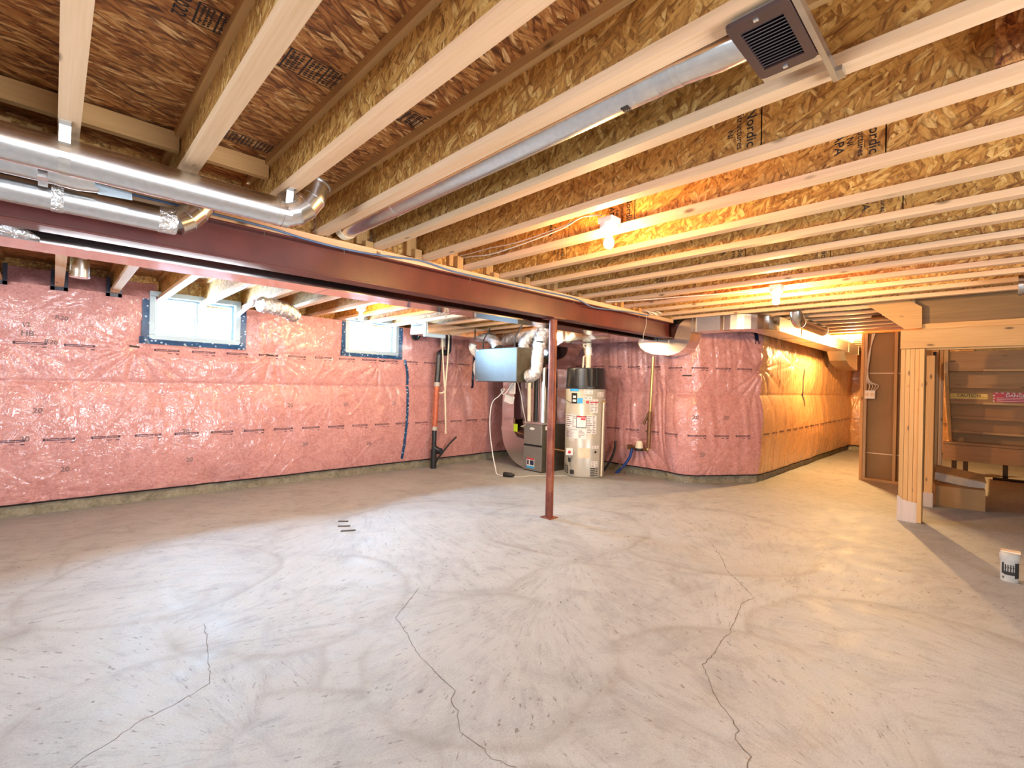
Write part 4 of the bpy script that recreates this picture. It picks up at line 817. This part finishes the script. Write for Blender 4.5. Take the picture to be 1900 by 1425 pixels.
MB().tube([c+Vector((0, 0, -.05)), c+Vector((.02, -.01, -.16))-d*.0, c+tside*.04+Vector((0, 0, -.28))-d*.02], .012, 8).build('gas_tube', 'steel', W); MB().obox(c+Vector((0, 0, -.12)), d*.02, tside*.02, Vector((0, 0, .03))).build('burner_fitting', 'black', W); MB().obox(c+tside*.04+Vector((0, 0, -.30)), d*.02, tside*.03, Vector((0, 0, .03))).build('burner_door', 'black', W)
MB().tube([c-tside*.05, c-tside*.18+Vector((0, 0, .02)), c-tside*.30+Vector((0, 0, .03))], .011, 8).build('gas_pipe', 'copper', W)
MB().tube([wpos(.80, 1.12, WR+.035), wpos(.74, .03, WR+.045)], .013, 10).build('relief_pipe', 'cream', W); MB().tube([wpos(.80, 1.13, WR-.01), wpos(.80, 1.13, WR+.05)], .014, 10).build('relief_valve', 'brass', W)
for u0, u1, mt in ((-.55, .05, 'black'), (.10, .42, 'brass'), (.5, .85, 'black')):
    n = 8; us = [u0+(u1-u0)*i/n for i in range(n+1)]; b = MB()
    R0 = [.315]*(n+1) if mt == 'black' else [.31+.05*math.sin(PI*i/n) for i in range(n+1)]
    vs = [wpos(u, 1.36, r_) for u, r_ in zip(us, R0)]+[wpos(u, 1.62, r_-.012) for u, r_ in zip(us, R0)]+[wpos(u, 1.36, .28) for u in us]+[wpos(u, 1.62, .27) for u in us]
    m_ = n+1; b.add(vs, [(i, i+1, m_+i+1, m_+i) for i in range(n)]+[(m_+i, m_+i+1, 3*m_+i+1, 3*m_+i) for i in range(n)]+[(0, m_, 3*m_, 2*m_), (n, 2*m_+n, 3*m_+n, m_+n)]); b.build('lid_panel', 'black', W, .004)
def wtop(u, dz, back=.0): a = Vector(wpos(u, dz, .10+back)); return a
VP = [wtop(.30, 1.62), wtop(.30, 1.90), wtop(.30, 2.015)]
MB().tube(VP, .042, 18).build('vent_pipe', 'cream', W); MB().tube([wtop(.30, 1.83), wtop(.29, 1.95)], .052, 18).build('vent_coupling', 'white_plastic', W)
wl = 0
for nm, path in (('left of three pale pipes bending above the black top of the water heater', [wtop(-.5, 1.63), wtop(-.45, 1.70), wtop(-.42, 1.80), wtop(-.30, 1.81), wtop(-.05, 1.82), wtop(.2, 1.82)]),
                 ('slanting brown pipe rising from the black top of the water heater', [wtop(.05, 1.63), wtop(-.20, 1.85), wtop(-.42, 1.95)]),
                 ('upright pale pipe at the ceiling over the water heater', [wtop(-.42, 1.95), wtop(-.45, 1.985), wtop(-.55, 1.99), wtop(-.30, 1.995), wtop(-.1, 1.995)]),
                 ('thin pale pipe right of the white vent above the water heater', [wtop(.45, 1.63), wtop(.46, 1.90), wtop(.2, 1.94), wtop(-.4, 1.945)])):
    tag(MB().tube(path, .015, 10).build('water_pipe', 'cream' if 'brown' not in nm else 'copper'), nm, 'pipe')
tag(MB().tube(smooth_path([(5.72, 4.12, .9), (5.5, 4.6, 1.2), (5.48, 4.7, 1.25)]), .004, 6).build('thermostat_wire', 'rubber'), 'thin black wire left of the water heater', 'wire')
tag(MB().tube(smooth_path([(6.18, 4.1, .012), (6.3, 3.95, .012), (6.33, 4.0, .10), (6.34, 4.1, .2)]), .006, 6).build('floor_wire', 'copper'), 'thin brown wire on the floor right of the water heater', 'wire')
# water service on the far wall
tag(MB().tube(smooth_path([(6.34, 4.36, .0), (6.38, 4.26, .18), (6.40, 4.20, .35), (6.42, 4.20, .50)]), .018, 10).build('black_pipe', 'rubber'), 'black pipe curving out of the floor between heater and water meter', 'pipe')
tag(MB().tube(smooth_path([(6.37, 4.14, .0), (6.40, 4.03, .12), (6.42, 3.93, .28), (6.43, 3.90, .42)]), .022, 10).build('blue_pipe', 'blue'), 'blue water pipe rising from the floor to the water meter', 'pipe')
WM = thing('water_meter', (6.40, 3.75, .45), 'small beige water meter on pipes low on the far insulated wall', 'water meter')
MB().lathe([(.055, 0), (.06, .01), (.045, .10), (.03, .115)], (6.40, 3.76, .43), n=20).build('dial_cap', 'cream', WM); MB().lathe([(.06, 0), (.07, .01), (.06, .04)], (6.40, 3.76, .395), n=20).build('body', 'rubber', WM)
MB().tube([(6.42, 3.93, .44), (6.41, 3.62, .42)], .02, 10).build('fitting', 'copper', WM); MB().box(6.38, 6.44, 3.90, 3.96, .40, .47).build('valve', 'copper', WM)
RP = thing('riser_pipe', (6.41, 3.6, .42), 'brown pipe riser climbing the far wall from the water meter to the duct', 'pipe')
MB().tube(smooth_path([(6.40, 3.62, .42), (6.41, 3.61, .60), (6.41, 3.60, .90), (6.40, 3.58, 1.3), (6.40, 3.56, 1.82)]), .02, 12).build('pipe', 'brass', RP)
MB().tube([(6.39, 3.60, .45), (6.40, 3.595, 1.0)], .03, 12).build('wrapped_base', 'copper', RP); MB().tube([(6.38, 3.68, .80), (6.40, 3.61, .98)], .02, 10).build('side_valve', 'copper', RP)

# ------------------------------------------------------------------ hall partition, built-up post, header and stairs on the right
PT_ = struct(MB().box(9.14, 9.155, .56, 1.46, 0, 2.30).build('wall_partition', 'brown_board'))
for z0, z1 in ((.0, .42), (.424, 1.66), (1.664, 2.28)): MB().box(9.125, 9.14, .9, 1.45, z0, z1).build('panel', 'brown_board', PT_)
MB().box(9.122, 9.126, .9, 1.45, 1.655, 1.668).build('seam', 'paper_warm', PT_)
MB().box(9.122, 9.126, .9, 1.45, .415, .427).build('seam', 'paper_warm', PT_)
for y0, y1, mt in ((1.425, 1.463, 'plank_z'), (1.384, 1.422, 'old_z'), (1.018, 1.056, 'plank_z'), (.60, .638, 'plank_z')): MB().box(9.04, 9.125, y0, y1, .038, 2.275).build('stud', mt, PT_, .002)
MB().box(9.035, 9.13, .5, 1.463, 0, .038).build('bottom_plate', 'plank_y', PT_); MB().box(9.035, 9.13, .5, 1.463, 2.275, 2.300).build('top_plate', 'plank_y', PT_)
JBX = thing('switch_box', (9.03, 1.34, 1.33), 'pale double electrical box fixed on the hall stud with cables entering on top', 'electrical box')
MB().box(9.0, 9.05, 1.275, 1.405, 1.265, 1.392).build('box', 'white_plastic', JBX, .004)
for yy in (1.375, 1.31): MB().box(8.995, 9.0, yy-.022, yy+.022, 1.30, 1.355).build('opening', 'paper_warm', JBX)
for i in range(4):
    yy = 1.36-.025*i; tag(MB().tube(smooth_path([(9.02, yy, 1.39), (9.02, 1.345-.035*i, 1.47), (9.02, 1.385-.01*i, 1.56), (9.03, 1.355+.006*i, 1.9), (9.05, 1.33-.012*i, 2.28)]), .006, 6).build('cable', 'greycable'), ('grey cable entering the pale electrical box at its left end', 'grey cable second from the left on top of the pale electrical box', 'grey cable third from the left on top of the pale electrical box', 'grey cable entering the pale electrical box at its right end')[i], 'cable', 'cables into the electrical box')

COLM = struct(MB().box(6.515, 6.64, .53, .70, .0, .02).build('column', 'plank_z'))
for i in range(5):
    y1 = .705-.0385*i; f = .0 if i < 4 else -.02
    MB().box(6.50+f+random.uniform(0, .006), 6.64, y1-.0372, y1, .004, 1.828).build('stud', 'plank_z', COLM, .003)
b = MB(); b.add([(6.494, .713, 0), (6.494, .55, 0), (6.494, .55, .21), (6.494, .60, .215), (6.494, .66, .225), (6.494, .713, .27)], [(0, 5, 4, 3, 2, 1)]); b.add([(6.494, .713, 0), (6.494, .713, .27), (6.66, .713, .26), (6.66, .713, 0)], [(0, 3, 2, 1)]); b.build('damp_wrap', 'foam', COLM)
HD = struct(MB().box(6.50, 6.54, -1.9, .712, 1.832, 2.030).build('beam_header', 'plank_y', None, .003))
MB().box(6.545, 6.60, -1.9, .70, 1.815, 2.0).build('inner_ply', 'plank_y', HD); MB().box(6.505, 6.545, -1.9, .54, 2.0305, 2.088).build('plate', 'plank_y', HD, .002)
LV = struct(MB().box(6.56, 6.605, -1.9, .60, 2.088, 2.40).build('beam_lintel', 'lvl'))
MB().box(6.50, 6.53, -1.9, .60, 2.37, 2.44).build('rim', 'plank_y', LV)
tag(MB().prism([(1.50, 2.378), (.676, 2.365), (.54, 2.262), (.537, 2.042), (.671, 2.034), (1.02, 2.345), (1.5, 2.36)], lambda y, z: (6.46, y, z), lambda y, z: (6.498, y, z)).build('angled_plank', 'plank_y', None, .002), 'pale plank with angled ends nailed above the built-up wooden column', 'plank')
tag(MB().tube([(7.2, 1.05, 2.28), (6.9, .80, 2.25)], .03, 8).build('short_block', 'copper'), 'small brown block under the joists behind the angled plank', 'block')
C2 = struct(MB().box(7.56, 7.70, .503, .58, 0, 1.82).build('column', 'plank_z', None, .003)); MB().box(7.55, 7.70, .59, .63, 0, 1.82).build('stud', 'wood_z', C2, .003)
b = MB().box(7.553, 7.71, .497, .60, .0, .17); b.build('damp_wrap', 'foam', C2)
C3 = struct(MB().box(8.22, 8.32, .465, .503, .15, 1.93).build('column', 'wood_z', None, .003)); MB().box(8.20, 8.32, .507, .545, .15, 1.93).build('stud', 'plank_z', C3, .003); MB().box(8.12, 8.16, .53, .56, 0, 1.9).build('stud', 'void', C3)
MB().box(8.2, 8.34, .455, .56, 0, .15).build('foot', 'foam', C3)
ST = thing('staircase', (8.6, 0, .0), 'wooden staircase seen from behind under the stairwell with caution stickers', 'staircase')
RI = []
for i in range(6):
    x, z = 8.12+.235*i, 1.90-.205*i
    r_ = MB().box(x, x+.018, -.9, .41, z-.245, z+.0).build('riser', 'stair', ST); RI.append(r_)
    MB().box(x-.025 if i % 2 else x-.012, x+.25, -.9, .41 if i % 3 else .40, z-.25, z-.218).build('tread', 'stair', ST)
    if i < 5: MB().box(x-.022, x-.0, -.9, .10-.05*(i % 2), z-.252, z-.225).build('glue_block', 'plank_y', ST)
b = MB(); b.prism([(8.05, 1.98), (8.20, 1.98), (9.42, .93), (9.42, .62), (9.25, .62), (8.05, 1.62)], lambda x, z: (x, .412, z), lambda x, z: (x, .447, z)); b.build('stringer', 'plank_x', ST)
MB().box(8.15, 8.5, .0, .20, 1.86, 1.90).build('top_cleat', 'wood_y', ST); MB().box(8.14, 8.18, -.06, -.02, 1.66, 1.9).build('top_block', 'wood_z', ST)
LD = ST; MB().box(9.02, 9.06, -1.9, .495, .44, .66).build('landing_beam', 'stair', LD, .003); MB().box(9.0, 9.06, -1.9, .495, .665, .70).build('landing_ledge', 'stair', LD); MB().box(9.06, 10.5, -1.9, .495, .62, .66).build('landing_deck', 'stair', LD)
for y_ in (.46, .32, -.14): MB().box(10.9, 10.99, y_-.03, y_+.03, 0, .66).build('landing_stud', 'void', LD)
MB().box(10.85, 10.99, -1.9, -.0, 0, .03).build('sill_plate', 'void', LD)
x = 8.12+.235*2-.0015; zc = 1.36
b = MB().box(x-.002, x, .06, .42, 1.305, 1.372); cs = b.build('caution_sticker', 'yellow', ST); bb = MB(); bb.text('CAUTION', .050, lambda u, v: (x-.003, .235-u, 1.349+v)); bb.box(x-.003, x-.0021, .07, .41, 1.328, 1.331); bb.build('lettering', 'ink', cs)
b = MB().box(x-.002, x, -.42, .01, 1.245, 1.395); ds = b.build('danger_sticker', 'red', ST); bb = MB(); bb.text('DANGER', .05, lambda u, v: (x-.003, -.20-u, 1.357+v))
for i in range(4): bb.box(x-.003, x-.0021, -.39, -.02, 1.325-.020*i, 1.330-.020*i)
for i in range(9): bb.obox((x-.0025, -.02-.05*i, 1.389), (.0004, 0, 0), (0, .011, .0), (0, .004, .004)); bb.obox((x-.0025, -.02-.05*i, 1.252), (.0004, 0, 0), (0, .011, .0), (0, .004, .004))
for i in range(3): bb.obox((x-.0025, .003, 1.285+.035*i), (.0004, 0, 0), (0, .006, .0), (0, .002, .008))
bb.build('lettering', 'paper', ds)
CB = thing('cardboard_box', (7.9, .25, 0), 'brown cardboard box on the floor beside the stair column', 'box')
e1 = Vector((.06, -.43, 0)); e2 = Vector((.42, .06, 0)); o_ = Vector((7.72, .485, 0))
b = MB(); q = [o_, o_+e1, o_+e1+e2, o_+e2]; b.prism([(p.x, p.y) for p in q], lambda x, y: (x, y, .001), lambda x, y: (x, y, .245)); b.build('carton', 'cardboard', CB)
for i, (a, c, t) in enumerate(((o_+e1*0, o_+e1, .10),)):
    n_ = e2.normalized()*.16; b = MB(); b.add([a+Vector((0, 0, .246)), c+Vector((0, 0, .246)), c+n_*(1 if i == 0 else -1)+Vector((0, 0, .262)), a+n_*(1 if i == 0 else -1)+Vector((0, 0, .262))], [(0, 1, 2, 3)]); b.build('flap', 'cardboard', CB)
GS = thing('board_bundle', (7.9, .3, .27), 'bent grey board bundle lying on the cardboard box', 'board')
c0 = o_+e1*.52+e2*.35+Vector((0, 0, .31)); A1 = e1.normalized()*.22+Vector((0, 0, -.035))
MB().obox(c0, A1, e2.normalized()*.02+Vector((0, 0, .0)), Vector((.03, 0, .04))).build('front_board', 'grey_card', GS); MB().obox(c0+Vector((.10, 0, .075)), A1, e2.normalized()*.09+Vector((0, 0, .035)), Vector((-.004, 0, .01))).build('top_board', 'cardboard', GS); MB().obox(c0+Vector((.01, 0, -.045)), A1*.9, e2.normalized()*.03, Vector((0, 0, .008))).build('base_board', 'grey_card', GS)
PS_ = thing('floor_pipe_stub', (5.045, -.095, 0), 'short capped grey white pipe stub sticking up from the floor with black print', 'pipe')
MB().lathe([(.047, 0), (.047, .155)], (5.045, -.095, 0), n=28).build('pipe', 'grey_label', PS_); MB().lathe([(.052, .155), (.053, .16), (.053, .19), (.05, .205), (.02, .207)], (5.045, -.095, 0), n=28).build('cap', 'grey_label', PS_)
MB().box(5.03, 5.10, -.15, -.05, .206, .214).build('cap_rib', 'paper_warm', PS_)
b = MB(); a0 = math.atan2(.095, -5.045)
def sp(u, v): a = a0+u/.0485; return (5.045+.0485*math.cos(a), -.095+.0485*math.sin(a), v)
def patch(bm, u0, u1, z0, z1):
    n = 6; us = [u0+(u1-u0)*i/n for i in range(n+1)]; bm.add([sp(u, z0) for u in us]+[sp(u, z1) for u in us], [(i, i+1, n+2+i, n+1+i) for i in range(n)])
patch(b, -.045, -.030, .055, .135); patch(b, .03, .07, .03, .14); patch(b, -.03, .03, .05, .075); patch(b, -.038, -.030, .02, .035)
for i in range(4): patch(b, -.024+.014*i, -.018+.014*i, .075, .125); patch(b, -.024+.014*i, -.014+.014*i, .1, .107)
b.build('black_print', 'ink', PS_)
# small debris
rr = random.Random(4)
for i, (x_, y_) in enumerate(((2.02, 4.35), (1.96, 4.2), (1.93, 4.05))):
    tag(MB().obox((x_, y_, .004), (.035+.01*i, -.03, 0), (.006, .008, 0), (0, 0, .004)).build('wood_chip', 'crack'), ('dark wood chip farthest of three on the open floor', 'dark wood chip in the middle of three on the open floor', 'dark wood chip nearest of three on the open floor')[i], 'debris')
